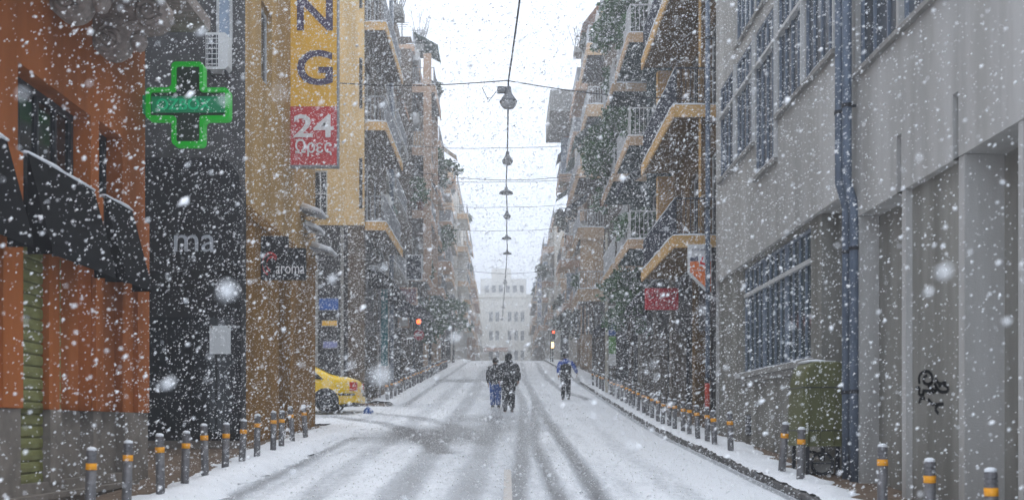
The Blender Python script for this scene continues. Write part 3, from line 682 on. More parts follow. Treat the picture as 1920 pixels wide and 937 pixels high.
# tall parking sign
t = thing('parking_sign', 'tall yellow sign with purple letters over a red 24 hours panel', 'sign', (XL+.5, 24.4, Z(6)))
sx0, sx1, sy = XL+.005, XL+1.065, 24.4
MB().box(sx0, sx1, sy, sy+.2, Z(7.29), Z(11.4)).build('yellow_panel', SIGY, t)
MB().box(sx0, sx1, sy, sy+.2, Z(5.95), Z(7.285)).build('red_panel', SIGR, t)
mb = MB(); e = .03
for a, b, c, d in ((sx0,sx1,Z(5.91),Z(5.948)),(sx1+.001,sx1+e,Z(5.91),Z(11.4))): mb.box(a, b, sy-.01, sy+.21, c, d)
mb.build('frame', RAILG, t)
scx = (sx0+sx1)/2
for ch, zc in (('G', 8.17), ('N', 9.42), ('I', 10.6)): text(ch, 'letter', PURP, t, scx+.03, sy-.002, Z(zc), None if ch == 'I' else .82, .80, .015, .018)
text('24', 'letter', LETW, t, scx, sy-.002, Z(6.84), .92, .52, .015, .015)
text('Ωρες', 'letter', LETW, t, scx, sy-.002, Z(6.34), .84, .40, .015, .01)
# snow-covered little canopies
for i, (y, z, x1_, lab) in enumerate(((25.5,5.12,.5,'topmost'), (25.9,4.78,.4,'middle'), (26.8,4.40,.55,'lowest'))):
    t = thing('canopy', f'{lab} of three small snow-covered canopies under the red 24 hours panel', 'canopy', (XL+.2, y, Z(z)), 'small canopies under the parking sign')
    F = lambda u, n, zz: (XL+n, u, zz)
    mb = MB(); mb.prism([(0,.1),(x1_,-.03),(x1_,-.07),(0,.05)], lambda p, q: (XL+.004+p[0], q, Z(z)+p[1]), y, y+.75); mb.build('roof', RAILG, t)
    mb = MB(); rings = []
    for q in np.linspace(y+.01, y+.74, 5):
        h = random.uniform(.10,.14); rings.append([(XL+.01,q,Z(z)+.1),(XL+.06,q,Z(z)+.1+h),(XL+x1_*.8,q,Z(z)+.0+h*.8),(XL+x1_+.02,q,Z(z)-.01+h*.4),(XL+x1_,q,Z(z)-.03)])
    mb.loft(rings); mb.build('snow', SNOW, t, True)
    for q in (y+.08, y+.67): MB().tube([(XL+.01,q,Z(z)-.14),(XL+x1_*.9,q,Z(z)-.04)],.012,5).build('bracket', DARKM, t)

# ------------------------------------------------------------------ apartment buildings further up the street
def leaf_ball(mb, c, r, n, size, flat=.8):
    for _ in range(n):
        while True:
            p = Vector((random.uniform(-1,1), random.uniform(-1,1), random.uniform(-1,1)))
            if .25 < p.length < 1: break
        q = Vector((c[0]+p.x*r, c[1]+p.y*r, c[2]+p.z*r*flat))
        d = Vector((random.gauss(0,1), random.gauss(0,1), random.gauss(0,.6)-.3)).normalized(); e_ = d.cross(Vector((random.gauss(0,1),random.gauss(0,1),random.gauss(0,1)))).normalized()
        L = size*random.uniform(.6,1.4); wd = L*.28
        mb.poly([q, q+d*L*.45+e_*wd, q+d*L, q+d*L*.45-e_*wd])
def railing(mb, F, u0, u1, n, z, h=.95, step=.13, ends=True, n_in=.05, bar=.012):
    for hh in (h, .12): fbox(mb, F, u0, u1, n-.03, n, z+hh-.04, z+hh)
    u = u0
    while u <= u1+.001: fbox(mb, F, u-bar, u+bar, n-.026, n-.004, z+.12, z+h-.041); u += step
    if ends:
        for e_ in (u0, u1):
            for hh in (h, .12): fbox(mb, F, e_-.015, e_+.015, n_in, n-.031, z+hh-.04, z+hh)
            q = n_in
            while q < n-.05: fbox(mb, F, e_-.011, e_+.011, q, q+.02, z+.12, z+h-.041); q += step
def apartment(name, label, side, xf, y0, y1, zs, storey, nf, wall, proj, ranges, edge=OCHRE, rail='bars', railm=RAILG, top=None, ground=SHOPD, bay=2.4, near_end=None, shut=None, roof=True, depth=9, fascia=None, seed=0, gcol=None, skip=(), eh=.28):
    random.seed(seed+int(y0*10))
    F = lambda u, n, z: (xf-side*n, u, z)
    gy = gz(y0); g = thing(name, label, 'building', (xf, (y0+y1)/2, gz((y0+y1)/2)))
    zt = Z(top) if top else Z(zs)+storey*nf; z0 = Z(zs)
    holes = []; nb_ = max(1, int((y1-y0)/bay)); bw = (y1-y0)/nb_
    for k in range(nf):
        fl = z0+k*storey
        if fl+2.3 > zt: break
        for b in range(nb_):
            c = y0+bw*(b+.5); hasb = any(r0 <= c <= r1 for r0, r1 in ranges)
            holes.append((c-bw*.3, c+bw*.3, fl+(.08 if hasb else .9), fl+2.25))
    mb = MB(); cut_wall(mb, F, y0, y1, z0, zt, holes, .22)
    mb.quad(F(y1,0,z0),F(y1,-depth,z0),F(y1,-depth,zt),F(y1,0,zt)); mb.quad(F(y0,0,zt),F(y1,0,zt),F(y1,-depth,zt),F(y0,-depth,zt)); mb.quad(F(y0,0,z0),F(y1,0,z0),F(y1,-depth,z0),F(y0,-depth,z0))
    if near_end is None: mb.quad(F(y0,0,z0),F(y0,-depth,z0),F(y0,-depth,zt),F(y0,0,zt))
    mb.build('wall', wall, g)
    for h in holes:
        if h[2] > Z(.9)+y0*.42+1: continue       # far above the photograph's frame
        r_ = random.random()
        if shut and r_ < .45:
            m_ = MB(); fbox(m_, F, h[0], h[1], -.14, -.09, h[2], h[3]); s_ = m_.build('shutter', shut, g)
            if y0 < 45:
                for q in range(int((h[3]-h[2])/.14)): m_ = MB(); fbox(m_, F, h[0]+.04, h[1]-.04, -.089, -.07, h[2]+.03+q*.14, h[2]+.12+q*.14); m_.build('slat', shut, s_)
        else: window(g, F, *h, .14, 1, 0, FRAMEL if r_ < .8 else FRAME, GLASSD if r_ < .75 else GLASSB)
    # ground floor: piers, dark shop windows, fascia
    gb_ = gy-.6
    nsh = max(1, int((y1-y0)/3.2)); sw = (y1-y0)/nsh
    for k in range(nsh):
        a = y0+k*sw; zg = gz(a)
        m_ = MB(); fbox(m_, F, a+.002, a+.42, -.6, -.012, gb_, z0-.002); m_.build('pier', gcol or wall, g)
        m_ = MB(); fbox(m_, F, a+.42, a+sw, -.5, -.4, gb_, zg+.5); m_.build('stall_riser', PLINTH, g)
        m_ = MB(); fbox(m_, F, a+.42, a+sw, -.55, -.1, zg+2.75, z0-.004); fs = m_.build('fascia', ground, g)
        window(g, F, a+.44, a+sw-.02, zg+.5, zg+2.74, .45, 2, 0, DARKM, GLASSD if k % 2 else SHOPD, .06, 'shop_window')
    m_ = MB(); m_.quad(F(y0,-.56,gb_),F(y1,-.56,gb_),F(y1,-.56,z0),F(y0,-.56,z0)); m_.quad(F(y0,-.56,gb_),F(y0,-depth,gb_),F(y0,-depth,z0),F(y0,-.56,z0)); m_.build('shop_wall', ground, g)
    # balconies
    P0 = proj
    for k in range(nf):
        fl = z0+k*storey
        if fl > zt-1.0: break
        for bi, (r0, r1) in enumerate(ranges):
            if (k, bi) in skip: continue
            if y0 > 60: r0, r1 = r0+random.choice((0,0,1.2)), r1-random.choice((0,0,1.5)); rail = random.choice(('bars','solid','bars'))
            proj = P0*(1 if y0 < 50 else random.choice((1,1,.8,.65)))
            m_ = MB(); fbox(m_, F, r0, r1, .002, proj, fl-.10, fl+.06); b = m_.build('balcony', wall, g)
            if y0 > 31 and y0 < 130:
                q_ = random.random(); zc = fl+storey-.2
                if q_ < .4:
                    am = random.choice((AWNW, AWNG, AWNT, NAVY, AWNW)); a0 = r0+random.uniform(0,.4)*(r1-r0); a1 = min(r1, a0+random.uniform(2,3.4)); dr = random.uniform(.5,1.3)
                    m_ = MB(); m_.quad(F(a0,.05,zc),F(a1,.05,zc),F(a1,proj+.15,zc-dr),F(a0,proj+.15,zc-dr)); m_.quad(F(a0,proj+.15,zc-dr),F(a1,proj+.15,zc-dr),F(a1,proj+.15,zc-dr-.2),F(a0,proj+.15,zc-dr-.2)); m_.build('awning', am, b)
                if y0 > 42 and random.random() < .5:
                    hh_ = random.choice((1.0, 1.1, storey-.3)); m_ = MB(); fbox(m_, F, r0+.051, r0+.10, .04, proj-.07, fl+.125, fl+hh_); m_.build('side_screen', random.choice((edge, BEIGE, CREAM, LBLUE, AWNW)), b)
                if random.random() < .4:
                    u_ = random.uniform(r0+.3, r1-1.1); m_ = MB(); fbox(m_, F, u_, u_+.8, .02, .32, fl+1.5, fl+2.05); m_.build('air_conditioner', WHITEP, b)
                if random.random() < (.45 if y0 < 60 else .2):
                    lf = MB(); u_ = random.uniform(r0+.3, max(r0+.4, r1-1.8))
                    for _ in range(4): c_ = F(u_+random.uniform(0,1.4), proj-.2+random.uniform(-.1,.15), fl+random.uniform(.5,1.1)); leaf_ball(lf, c_, random.uniform(.25,.4), 90, .10+.0028*y0)
                    lf.build('planting', random.choice((LEAF, LEAF2)), b)
            m_ = MB(); fbox(m_, F, r0-.02, r1+.02, proj+.002, proj+.05, fl+.12-eh, fl+.12); fbox(m_, F, r0-.05, r0-.002, .004, proj, fl+.12-eh, fl+.12); m_.build('edge', edge, b)
            m_ = MB()
            if rail == 'bars': railing(m_, F, r0, r1, proj-.02, fl+.06, .95, .13 if y0 < 60 else .3)
            elif rail == 'solid':
                fbox(m_, F, r0, r1, proj-.06, proj-.004, fl+.12, fl+1.0); fbox(m_, F, r0, r0+.05, .05, proj-.061, fl+.12, fl+1.0); fbox(m_, F, r1-.05, r1, .05, proj-.061, fl+.12, fl+1.0)
            elif rail == 'canvas':
                railing(m_, F, r0, r1, proj-.02, fl+.06, .95, .11)
                fbox(m_, F, r0+.02, r1-.02, proj-.017, proj-.007, fl+.1, fl+.98, 1)
            m_.build('railing', [railm, NAVY], b)
            m_ = MB(); snow_strip(m_, F, r0-.02, r1+.02, proj-.03, proj+.06, fl+.121, .07)
            G = lambda u, n, z: (xf-side*u, r0-n, z)
            snow_strip(m_, G, .02, proj, -.05, .05, fl+.121, .08)
            if rail != 'solid': snow_strip(m_, F, r0, r1, proj-.06, proj-.01, fl+1.01, .035)
            else: snow_strip(m_, F, r0, r1, proj-.07, proj, fl+1.0, .06)
            m_.build('snow', SNOW, b, True)
    if y0 > 40:
        for _ in range(2):
            a0 = random.uniform(y0+.5, y1-4.5); m_ = MB(); fbox(m_, F, a0, a0+random.uniform(2.2,4), -depth*.6, random.choice((-.35,-.9,-1.6)), zt+.002, zt+random.uniform(1.2,2.7)); m_.build('roof_room', random.choice((wall, edge, CONC)), g)
        for _ in range(3):
            c_ = F(random.uniform(y0+.4,y1-.4), random.uniform(-1.2,-.1), zt); m_ = MB(); h_ = random.uniform(1.5,3.2); m_.tube([c_, (c_[0],c_[1],c_[2]+h_)], .03, 5)
            for q in range(4): m_.tube([(c_[0]-.4+.06*q,c_[1],c_[2]+h_-.12*q-.1),(c_[0]+.4-.06*q,c_[1],c_[2]+h_-.12*q-.1)], .014, 4)
            m_.build('aerial', DARKM, g)
        m_ = MB(); railing(m_, F, y0+.3, y0+(y1-y0)*random.uniform(.4,.9), .05, zt+.2, 1.0, .3, False); m_.build('roof_railing', RAILG, g)
    if roof:
        m_ = MB(); fbox(m_, F, y0+.002, y1-.002, -.3, .12, zt-.12, zt+.22); rp = m_.build('parapet', edge, g)
        m_ = MB(); snow_strip(m_, F, y0, y1, -.3, .13, zt+.221, .1, .8); m_.build('snow', SNOW, rp, True)
        m_ = MB(); G = lambda u, n, z: (xf+side*u, y0-n, z); fbox(m_, G, .3, depth, -.25, -.003, zt+.001, zt+.22); m_.build('parapet', edge, g)
    return g, F
AWNW = mat('awning_cream', (.6,.56,.48), .85, .15, 4); AWNG = mat('awning_green', (.08,.16,.12), .85, .2, 4); AWNT = mat('awning_terracotta', (.4,.2,.1), .85, .2, 4)
# ---- right row
g, F = apartment('apartment_building', 'ochre apartment house with brown walls and dark canvas balconies beside the grey building', 1, 4.9, 24.0, 31.6, 4.3, 3.04, 4, BROWN, .98, [(24.9,30.7)], OCHRE, 'canvas', DARKM, 17, SHOPD, 2.5, shut=SHUTBR, seed=1, gcol=BROWN)
for z in range(4):
    m_ = MB(); fbox(m_, F, 30.75, 31.0, .1, .55, Z(4.3+3.04*z)+.13, Z(4.3+3.04*(z+1))-.17); m_.build('fin_wall', OCHRE, g)
    m_ = MB(); fbox(m_, F, 24.95, 25.02, .35, .4, Z(4.3+3.04*z)+.13, Z(4.3+3.04*(z+1))-.17); m_.build('post', OCHRE, g)
g, F = apartment('apartment_building', 'dark teal apartment house with planted tan balconies on the right', 1, 4.9, 31.8, 42.3, 5.55, 3.15, 4, DGREEN, 1.15, [(32.6,36.5),(37.4,41.6)], BEIGE, 'bars', RAILW, 16.5, SHOPD, 2.6, seed=2, gcol=WARMG)
apartment('apartment_building', 'warm grey apartment house half hidden behind balcony trees on the right', 1, 6.1, 42.5, 52.7, 6.1, 3.05, 4, PALEG, .7, [(43,47),(48,52)], PINK, 'bars', RAILW, 15.5, SHOPD, 2.5, seed=3)
apartment('apartment_building', 'beige apartment house with tan parapet balconies halfway up the right side', 1, 4.85, 53.0, 64.0, 6.65, 3.05, 5, SHADEBR, 1.25, [(53.0,58.5)], BEIGE, 'bars', RAILW, 20.6, SHOPD, 2.6, seed=4, eh=.6)
apartment('apartment_building', 'tall brownish apartment house with jutting roof slab on the right', 1, 5.2, 64.2, 82, 8.6, 3.05, 5, BEIGE, 1.4, [(65,72),(76,81)], PINK, 'bars', RAILG, 22.6, SHOPD, 3, seed=5, eh=.5)
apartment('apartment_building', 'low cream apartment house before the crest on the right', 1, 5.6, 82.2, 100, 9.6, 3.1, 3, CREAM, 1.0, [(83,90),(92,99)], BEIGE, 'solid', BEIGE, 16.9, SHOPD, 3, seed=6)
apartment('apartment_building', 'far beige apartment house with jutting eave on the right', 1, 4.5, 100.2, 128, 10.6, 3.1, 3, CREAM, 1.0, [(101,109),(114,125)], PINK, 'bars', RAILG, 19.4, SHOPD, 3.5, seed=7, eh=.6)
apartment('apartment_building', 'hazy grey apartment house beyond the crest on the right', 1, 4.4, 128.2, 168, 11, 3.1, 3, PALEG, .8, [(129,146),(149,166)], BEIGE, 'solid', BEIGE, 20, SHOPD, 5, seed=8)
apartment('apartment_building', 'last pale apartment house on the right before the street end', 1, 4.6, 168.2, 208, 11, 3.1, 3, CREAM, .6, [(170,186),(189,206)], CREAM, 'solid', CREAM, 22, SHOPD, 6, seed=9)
# ---- left row
g, F = apartment('apartment_building', 'tan corner apartment house with grey balcony railings across the side street', -1, -4.8, 36.0, 42.6, 6.75, 3.38, 4, SHADEBR, .68, [(36.1,41.8)], OCHRE, 'bars', RAILG, 18.5, SHOPD, 2.2, near_end=1, seed=10)  # street front coloured with balcony shade; end wall keeps its tan
Fn = FY(36.0); m_ = MB(); hs_ = [(-6.55,-6.05,Z(7.05),Z(8.6)), (-6.55,-6.05,Z(10.5),Z(12)), (-9.5,-8.4,Z(7.6),Z(9.2))]
cut_wall(m_, Fn, -13.8, -4.8, Z(6.75), Z(18.5), hs_, .15); m_.build('wall', TANL, g)
for h in hs_:
    w_ = window(g, Fn, *h, .1, 1, 1, FRAMEL, GLASSD); m_ = MB(); fbox(m_, Fn, h[0]-.05, h[1]+.05, -.08, .08, h[2]-.06, h[2]-.002); m_.build('sill', FRAMEL, w_)
    m_ = MB(); snow_strip(m_, Fn, h[0]-.05, h[1]+.05, -.02, .08, h[2], .07); m_.build('snow', SNOW, w_, True)
for k in range(3):
    m_ = MB(); fbox(m_, Fn, -4.97, -4.87, .002, .03, Z(7.3+k*3.38), Z(9.0+k*3.38)); m_.build('window_slit', GLASSD, g)
# shop front on the side street under the overhang
m_ = MB(); fbox(m_, FY(36.15), -6.35, -5.62, 0, .12, Z(4.3), Z(6.7)); m_.build('pale_panel', LBLUE, g)
m_ = MB(); fbox(m_, FY(36.15), -6.35, -5.62, 0, .1, gz(36), Z(3.85)); m_.build('shop_panel', CONC, g)
m_ = MB(); fbox(m_, FY(36.15), -6.45, -6.36, 0, .2, gz(36), Z(6.7)); fbox(m_, FY(36.15), -5.6, -5.5, 0, .2, gz(36), Z(6.7)); m_.build('pier', CONC, g)
for nm, lab, x, zc, w_, h_, m_ in (('shop_sign', 'small blue shop sign below the pale blue panel', -6.0, 4.08, .64, .38, BLUE), ('shop_sign', 'small yellow shop sign above the yellow taxi', -5.97, 3.44, .5, .16, SIGY), ('shop_sign', 'small lilac notice board above the yellow taxi', -5.95, 2.72, .46, .2, mat('lilac', (.3,.32,.55), .7, .1, 4))):
    t = thing(nm, lab, 'sign', (x, 35.95, Z(zc)), 'shop signs on the side street corner')
    MB().box(x-w_/2, x+w_/2, 35.93, 35.995, Z(zc-h_/2), Z(zc+h_/2)).build('board', m_, t); MB().box(x-w_/2-.03, x+w_/2+.03, 35.996, 36.02, Z(zc-h_/2-.03), Z(zc+h_/2+.03)).build('frame', RAILG, t)
apartment('apartment_building', 'grey apartment house with dark awning balconies, second beyond the side street', -1, -5.65, 42.9, 54.8, 7.2, 3.2, 3, PALEG, .6, [(43.3,48.5),(49.3,54.3)], CONC, 'bars', RAILG, 17.3, SHOPD, 2.5, seed=11)
g, F = apartment('apartment_building', 'pink-tan framed apartment house with dark recessed balconies on the left', -1, -4.9, 55, 66, 7.75, 3.25, 4, SHADEBR, 1.15, [(55.2,60.2)], PINK, 'bars', RAILG, 19.4, SHOPD, 2.5, seed=12, eh=.42)
for y in (55.1, 60.2):
    m_ = MB(); fbox(m_, F, y, y+.25, .6, 1.0, Z(7.75), Z(19.2)); m_.build('frame_post', PINK, g)
apartment('apartment_building', 'beige apartment house with leafy balconies on the left slope', -1, -5.0, 66.2, 84, 8.6, 3.1, 4, BEIGE, 1.15, [(66.4,73),(77,82)], PINK, 'bars', RAILG, 19.9, SHOPD, 3, seed=13, eh=.45)
apartment('apartment_building', 'grey-brown apartment house before the crest on the left', -1, -5.5, 84.2, 100, 9.6, 3.1, 4, PALEG, .9, [(85,91.5),(93,99)], BEIGE, 'solid', BEIGE, 21, SHOPD, 3, seed=14)
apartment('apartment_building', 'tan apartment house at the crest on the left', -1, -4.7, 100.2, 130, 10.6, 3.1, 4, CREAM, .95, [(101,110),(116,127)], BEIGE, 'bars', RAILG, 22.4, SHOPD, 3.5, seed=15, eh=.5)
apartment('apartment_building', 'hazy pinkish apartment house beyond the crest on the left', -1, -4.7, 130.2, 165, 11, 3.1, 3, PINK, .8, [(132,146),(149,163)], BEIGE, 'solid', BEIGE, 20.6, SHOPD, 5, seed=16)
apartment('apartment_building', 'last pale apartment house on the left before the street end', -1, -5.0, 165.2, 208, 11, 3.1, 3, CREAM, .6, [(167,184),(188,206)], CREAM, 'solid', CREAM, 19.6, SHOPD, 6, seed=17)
# ---- building closing the street
random.seed(5)
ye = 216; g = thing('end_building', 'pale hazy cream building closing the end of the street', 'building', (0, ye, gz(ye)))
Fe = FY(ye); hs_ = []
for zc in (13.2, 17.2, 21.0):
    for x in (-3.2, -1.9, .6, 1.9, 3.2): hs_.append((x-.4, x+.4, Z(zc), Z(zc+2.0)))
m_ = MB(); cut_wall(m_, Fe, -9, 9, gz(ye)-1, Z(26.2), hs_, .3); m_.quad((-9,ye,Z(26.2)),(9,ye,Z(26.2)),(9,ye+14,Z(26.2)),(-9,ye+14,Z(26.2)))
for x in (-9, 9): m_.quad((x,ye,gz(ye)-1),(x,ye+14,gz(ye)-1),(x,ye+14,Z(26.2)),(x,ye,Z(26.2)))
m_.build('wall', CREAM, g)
for h in hs_: window(g, Fe, *h, .2, 1, 1, FRAMEL, GLASSB, .1)  # paler panes, distance haze put into the glass colour
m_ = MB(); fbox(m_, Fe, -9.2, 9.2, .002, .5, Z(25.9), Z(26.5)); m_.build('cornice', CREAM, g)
m_ = MB(); fbox(m_, Fe, -5.2, .2, .3, 2.4, Z(14.9), Z(15.6)); c_ = m_.build('awning', mat('terracotta', (.5,.25,.14), .8, .15, 3), g)
m_ = MB(); snow_strip(m_, Fe, -5.2, .2, .3, 2.4, Z(15.6), .25); m_.build('snow', SNOW, c_)
g = thing('tower_block', 'faint grey tower block showing over the end building', 'building', (-1, 246, gz(246)))
m_ = MB(); m_.box(-6, 4.5, 244, 252, gz(246)-1, Z(33.5)); m_.box(-3.5, 1.0, 245, 250, Z(33.5), Z(36)); m_.build('wall', CREAM, g)  # wall colour whitened to look washed out by distance haze
for zc in (27.5, 30.4):
    for x in (-5,-3.4,-1.8,-.2,1.4,3.0): m_ = MB(); fbox(m_, FY(244), x, x+.9, .01, .06, Z(zc), Z(zc+1.6)); m_.build('window', GLASSD, g)

# ------------------------------------------------------------------ trees and plants on the balconies
def balcony_tree(name, label, base, h, crown, n, size, m=LEAF, snow=True, cat='tree', group=None):
    t = thing(name, label, cat, base, group)
    bx, by, bz = base
    MB().lathe([(.14,0),(.2,.32),(.21,.36),(.17,.36)], 12, base).build('pot', mat('terracotta_pot', (.28,.11,.06), .85, .2, 5), t, True)
    tr = MB(); tr.tube([(bx,by,bz+.2),(bx+.04,by-.03,bz+h*.35),(bx-.02,by+.02,bz+h*.7)], [.045,.035,.02], 7)
    lf = MB(); sn = MB()
    for cx_, cy_, cz_, r in crown:
        tr.tube([(bx,by,bz+h*.3),(bx+cx_*.6,by+cy_*.6,bz+(h*.3+cz_)/2+.1),(bx+cx_,by+cy_,bz+cz_)], [.025,.016,.008], 5)
        leaf_ball(lf, (bx+cx_,by+cy_,bz+cz_), r, int(n*r*r), size)
        if snow: leaf_ball(sn, (bx+cx_,by+cy_,bz+cz_+r*.45), r*.7, int(n*r*r*.018), size*.8, .5)
    tr.build('trunk', BARK, t); lf.build('crown', m, t)
    if snow: sn.build('snow', SNOW, t)
    return t
random.seed(21)
def blobs(n, rx, ry, z0, z1, r0, r1): return [(random.uniform(-rx,rx), random.uniform(-ry,ry), random.uniform(z0,z1), random.uniform(r0,r1)) for _ in range(n)]
balcony_tree('potted_tree', 'large dark green tree spilling over a middle balcony on the right', (4.15, 38.6, Z(8.77)), 1.8, [(-.75,-.3,1.5,.55),(-.4,.4,1.9,.6),(-.8,.5,1.1,.55),(0,0,2.2,.5),(-.9,.1,.6,.5),(-.75,-.8,.9,.45),(-1.0,.9,1.5,.45)]+blobs(5,.8,1.0,.5,2.2,.25,.4), 1700, .19)
balcony_tree('potted_tree', 'dark green tree hanging over the topmost balcony edge against the sky', (4.2, 36.0, Z(11.92)), 2.4, [(-.4,-.2,1.9,.6),(-.1,.5,2.3,.6),(-.8,.5,1.6,.45),(.2,0,2.6,.6),(-.9,1.0,1.3,.35),(.1,-.7,2.2,.5),(-.5,.8,2.5,.5)]+blobs(5,.8,1.1,1.4,2.6,.25,.4), 1700, .19)
balcony_tree('potted_tree', 'small dark shrub on the lowest tan balcony on the right', (4.2, 34.5, Z(5.62)), 1.0, blobs(6,.5,1.6,.6,1.5,.3,.45), 800, .13)
balcony_tree('potted_tree', 'grey-green tree on a far right balcony beyond the beige house', (3.9, 68, Z(11.8)), 1.4, blobs(5,.5,1.8,.4,1.6,.4,.55), 260, .3, LEAF2)
balcony_tree('potted_tree', 'pale green tree near the crest on the right', (3.9, 104, Z(13.8)), 1.6, blobs(6,.6,2.6,0,2,.5,.8), 120, .45, LEAF2)
balcony_tree('potted_tree', 'ivy-like shrub trailing off the warm grey balcony on the right', (4.1, 45, Z(9.2)), 1.0, blobs(6,.4,1.4,-.2,1.1,.3,.45), 500, .2)
balcony_tree('potted_tree', 'green palm-like plant arching off a left balcony against the sky', (-4.1, 63, Z(14.3)), 1.3, blobs(6,.3,2,.6,1.5,.4,.6)+[(.7,1.6,1.5,.35),(1.1,1.8,1.2,.3),(.4,.2,.2,.4)], 500, .3)
balcony_tree('potted_tree', 'leafy plant on the beige balcony on the left slope', (-4.1, 71, Z(11.8)), 1.3, blobs(8,.4,3,-.3,1.5,.4,.65), 380, .25)
balcony_tree('potted_tree', 'small plant on the grey awning balcony on the left', (-4.2, 52, Z(10.5)), .8, blobs(5,.3,1.2,.3,1.2,.3,.4), 500, .18)
def street_tree(label, base, h, n, size, rx, ry, m=LEAF):
    t = thing('street_tree', label, 'tree', base, 'street trees on the pavements'); bx, by, bz = base; tr = MB(); lf = MB()
    tr.tube([(bx,by,bz-.1),(bx+.05,by,bz+h*.4),(bx,by+.05,bz+h*.75)], [.10,.08,.04], 8)
    for k in range(11):
        c = (random.uniform(-rx,rx), random.uniform(-ry,ry), random.uniform(h*.55,h*1.05)); r = random.uniform(.4,.7)
        tr.tube([(bx,by,bz+h*.45),(bx+c[0]*.5,by+c[1]*.5,bz+h*.5+(c[2]-h*.5)*.6),(bx+c[0],by+c[1],bz+c[2])], [.04,.025,.01], 5); leaf_ball(lf, (bx+c[0],by+c[1],bz+c[2]), r, n, size)
    tr.build('trunk', BARK, t); lf.build('crown', m, t)
street_tree('dark green street tree behind the right bollards beyond the red sign', (4.35, 37.5, gz(37.5)+.1), 4.4, 170, .2, .55, 1.2)
street_tree('dark street tree on the left pavement just past the traffic light', (-4.35, 60, gz(60)+.1), 4.2, 110, .28, .6, 1.8)
street_tree('dark street tree on the left pavement halfway to the crest', (-4.3, 72, gz(72)+.1), 4.6, 90, .32, .7, 2.2)
street_tree('farthest dark street tree on the left pavement below the crest', (-4.3, 86, gz(86)+.1), 4.8, 80, .36, .7, 2.4)
street_tree('olive street tree on the right pavement below the far traffic light', (4.3, 78, gz(78)+.1), 4.4, 90, .32, .6, 2.0, LEAF2)
def twig_shrub(label, base, h, n, m=BARK, leaves=0):
    t = thing('roof_shrub', label, 'shrub', base, 'bare shrubs on roof terraces'); mb = MB(); lf = MB(); bx, by, bz = base
    MB().box(bx-.25,bx+.25,by-.6,by+.6,bz,bz+.35).build('planter', CONC, t)
    for _ in range(n):
        a = random.uniform(0,6.28); l = h*random.uniform(.6,1.1); p = Vector((bx+random.uniform(-.15,.15),by+random.uniform(-.5,.5),bz+.3)); d = Vector((math.cos(a)*.35,math.sin(a)*.35,1)).normalized()
        pts = [p, p+d*l*.5+Vector((random.gauss(0,.06),random.gauss(0,.06),0)), p+d*l]
        mb.tube(pts, [.022,.016,.008], 4)
        for _ in range(3):
            s_ = p+d*l*random.uniform(.4,.9); mb.tube([s_, s_+Vector((random.gauss(0,.25),random.gauss(0,.25),random.uniform(.15,.45)))], [.012,.006], 4)
        if leaves: leaf_ball(lf, p+d*l*.8, .35, leaves, .16)
    mb.build('stem', m, t)
    if leaves: lf.build('foliage', LEAF2, t)
twig_shrub('leafy shrub on the roof above the grey left apartment house', (-4.7, 46, Z(17.55)), 2.6, 12, leaves=70)
twig_shrub('bare twiggy shrub on the left roof against the sky', (-4.6, 56.5, Z(19.62)), 1.8, 10)
twig_shrub('bare twiggy shrub on the tall right roof beside the jutting slab', (4.4, 66, Z(22.85)), 2.0, 12)
# jutting roof slab on the right
t = thing('roof_pergola', 'flat concrete roof canopy jutting over the street on the right', 'canopy', (4.2, 73, Z(22.83)))
MB().box(2.9, 5.6, 71, 79, Z(20.9), Z(22.3)).build('slab', CONC, t)
for y in (72.0, 78): MB().box(4.75, 4.88, y, y+.2, Z(20.0), Z(20.899)).build('bracket', CONC, t)
m_ = MB(); snow_strip(m_, lambda u,n,z: (n,u,z), 71, 79, 2.9, 5.6, Z(22.3), .12, .8); m_.build('snow', SNOW, t)

# ------------------------------------------------------------------ street things: signs
t = thing('hanging_sign', 'white and orange pentagon sign hung at the end of the grey building', 'sign', (4.55, 24.05, Z(3.6)))
hx = lambda x: (x-950)/2000*24.0; hz = lambda y: Z((797-y)/2000*24.0)
out = [(hx(1290),hz(458)),(hx(1334),hz(458)),(hx(1334),hz(556)),(hx(1290),hz(512))]
MB().prism(out, lambda p, q: (p[0], q, p[1]), 24.0, 24.08).build('frame', RAILW, t)
inn = [(hx(1294),hz(490)),(hx(1333),hz(490)),(hx(1333),hz(548)),(hx(1294),hz(510))]
MB().prism(inn, lambda p, q: (p[0], q, p[1]), 23.985, 23.999).build('orange_field', mat('sign_orange', (.85,.2,.03), .5, .15, 4), t)
MB().prism([(hx(1294),hz(483)),(hx(1312),hz(480)),(hx(1312),hz(489)),(hx(1294),hz(489.5))], lambda p, q: (p[0], q, p[1]), 23.985, 23.999).build('stripe', mat('sign_slate', (.1,.11,.16), .5, .1, 4), t)
MB().prism([(hx(1308),hz(481)),(hx(1326),hz(477)),(hx(1329),hz(496)),(hx(1311),hz(500))], lambda p, q: (p[0], q, p[1]), 23.975, 23.984).build('logo_card', PAPER, t)
MB().prism([(hx(1315),hz(484)),(hx(1319),hz(480)),(hx(1316),hz(492)),(hx(1322),hz(494)),(hx(1321),hz(497)),(hx(1311),hz(495))], lambda p, q: (p[0], q, p[1]), 23.968, 23.974).build('logo', mat('logo_red', (.75,.02,.02), .5, .1, 4), t)
text('СТИНІЕЛ', 'lettering', PURP, t, hx(1313), 23.999, hz(468), hx(1328)-hx(1298), .05, .006)
text('Εκτυπώσεις', 'lettering', RAILW, t, hx(1315), 23.984, hz(507), hx(1330)-hx(1301), .05, .006)
for z in (hz(465), hz(500)): MB().box(hx(1334), 4.95, 24.02, 24.06, z-.02, z+.02).build('bracket', DARKM, t)
t = thing('shop_sign', 'dark red rectangular shop sign projecting below the ochre balconies', 'sign', (4.2, 28.2, Z(3.3)))
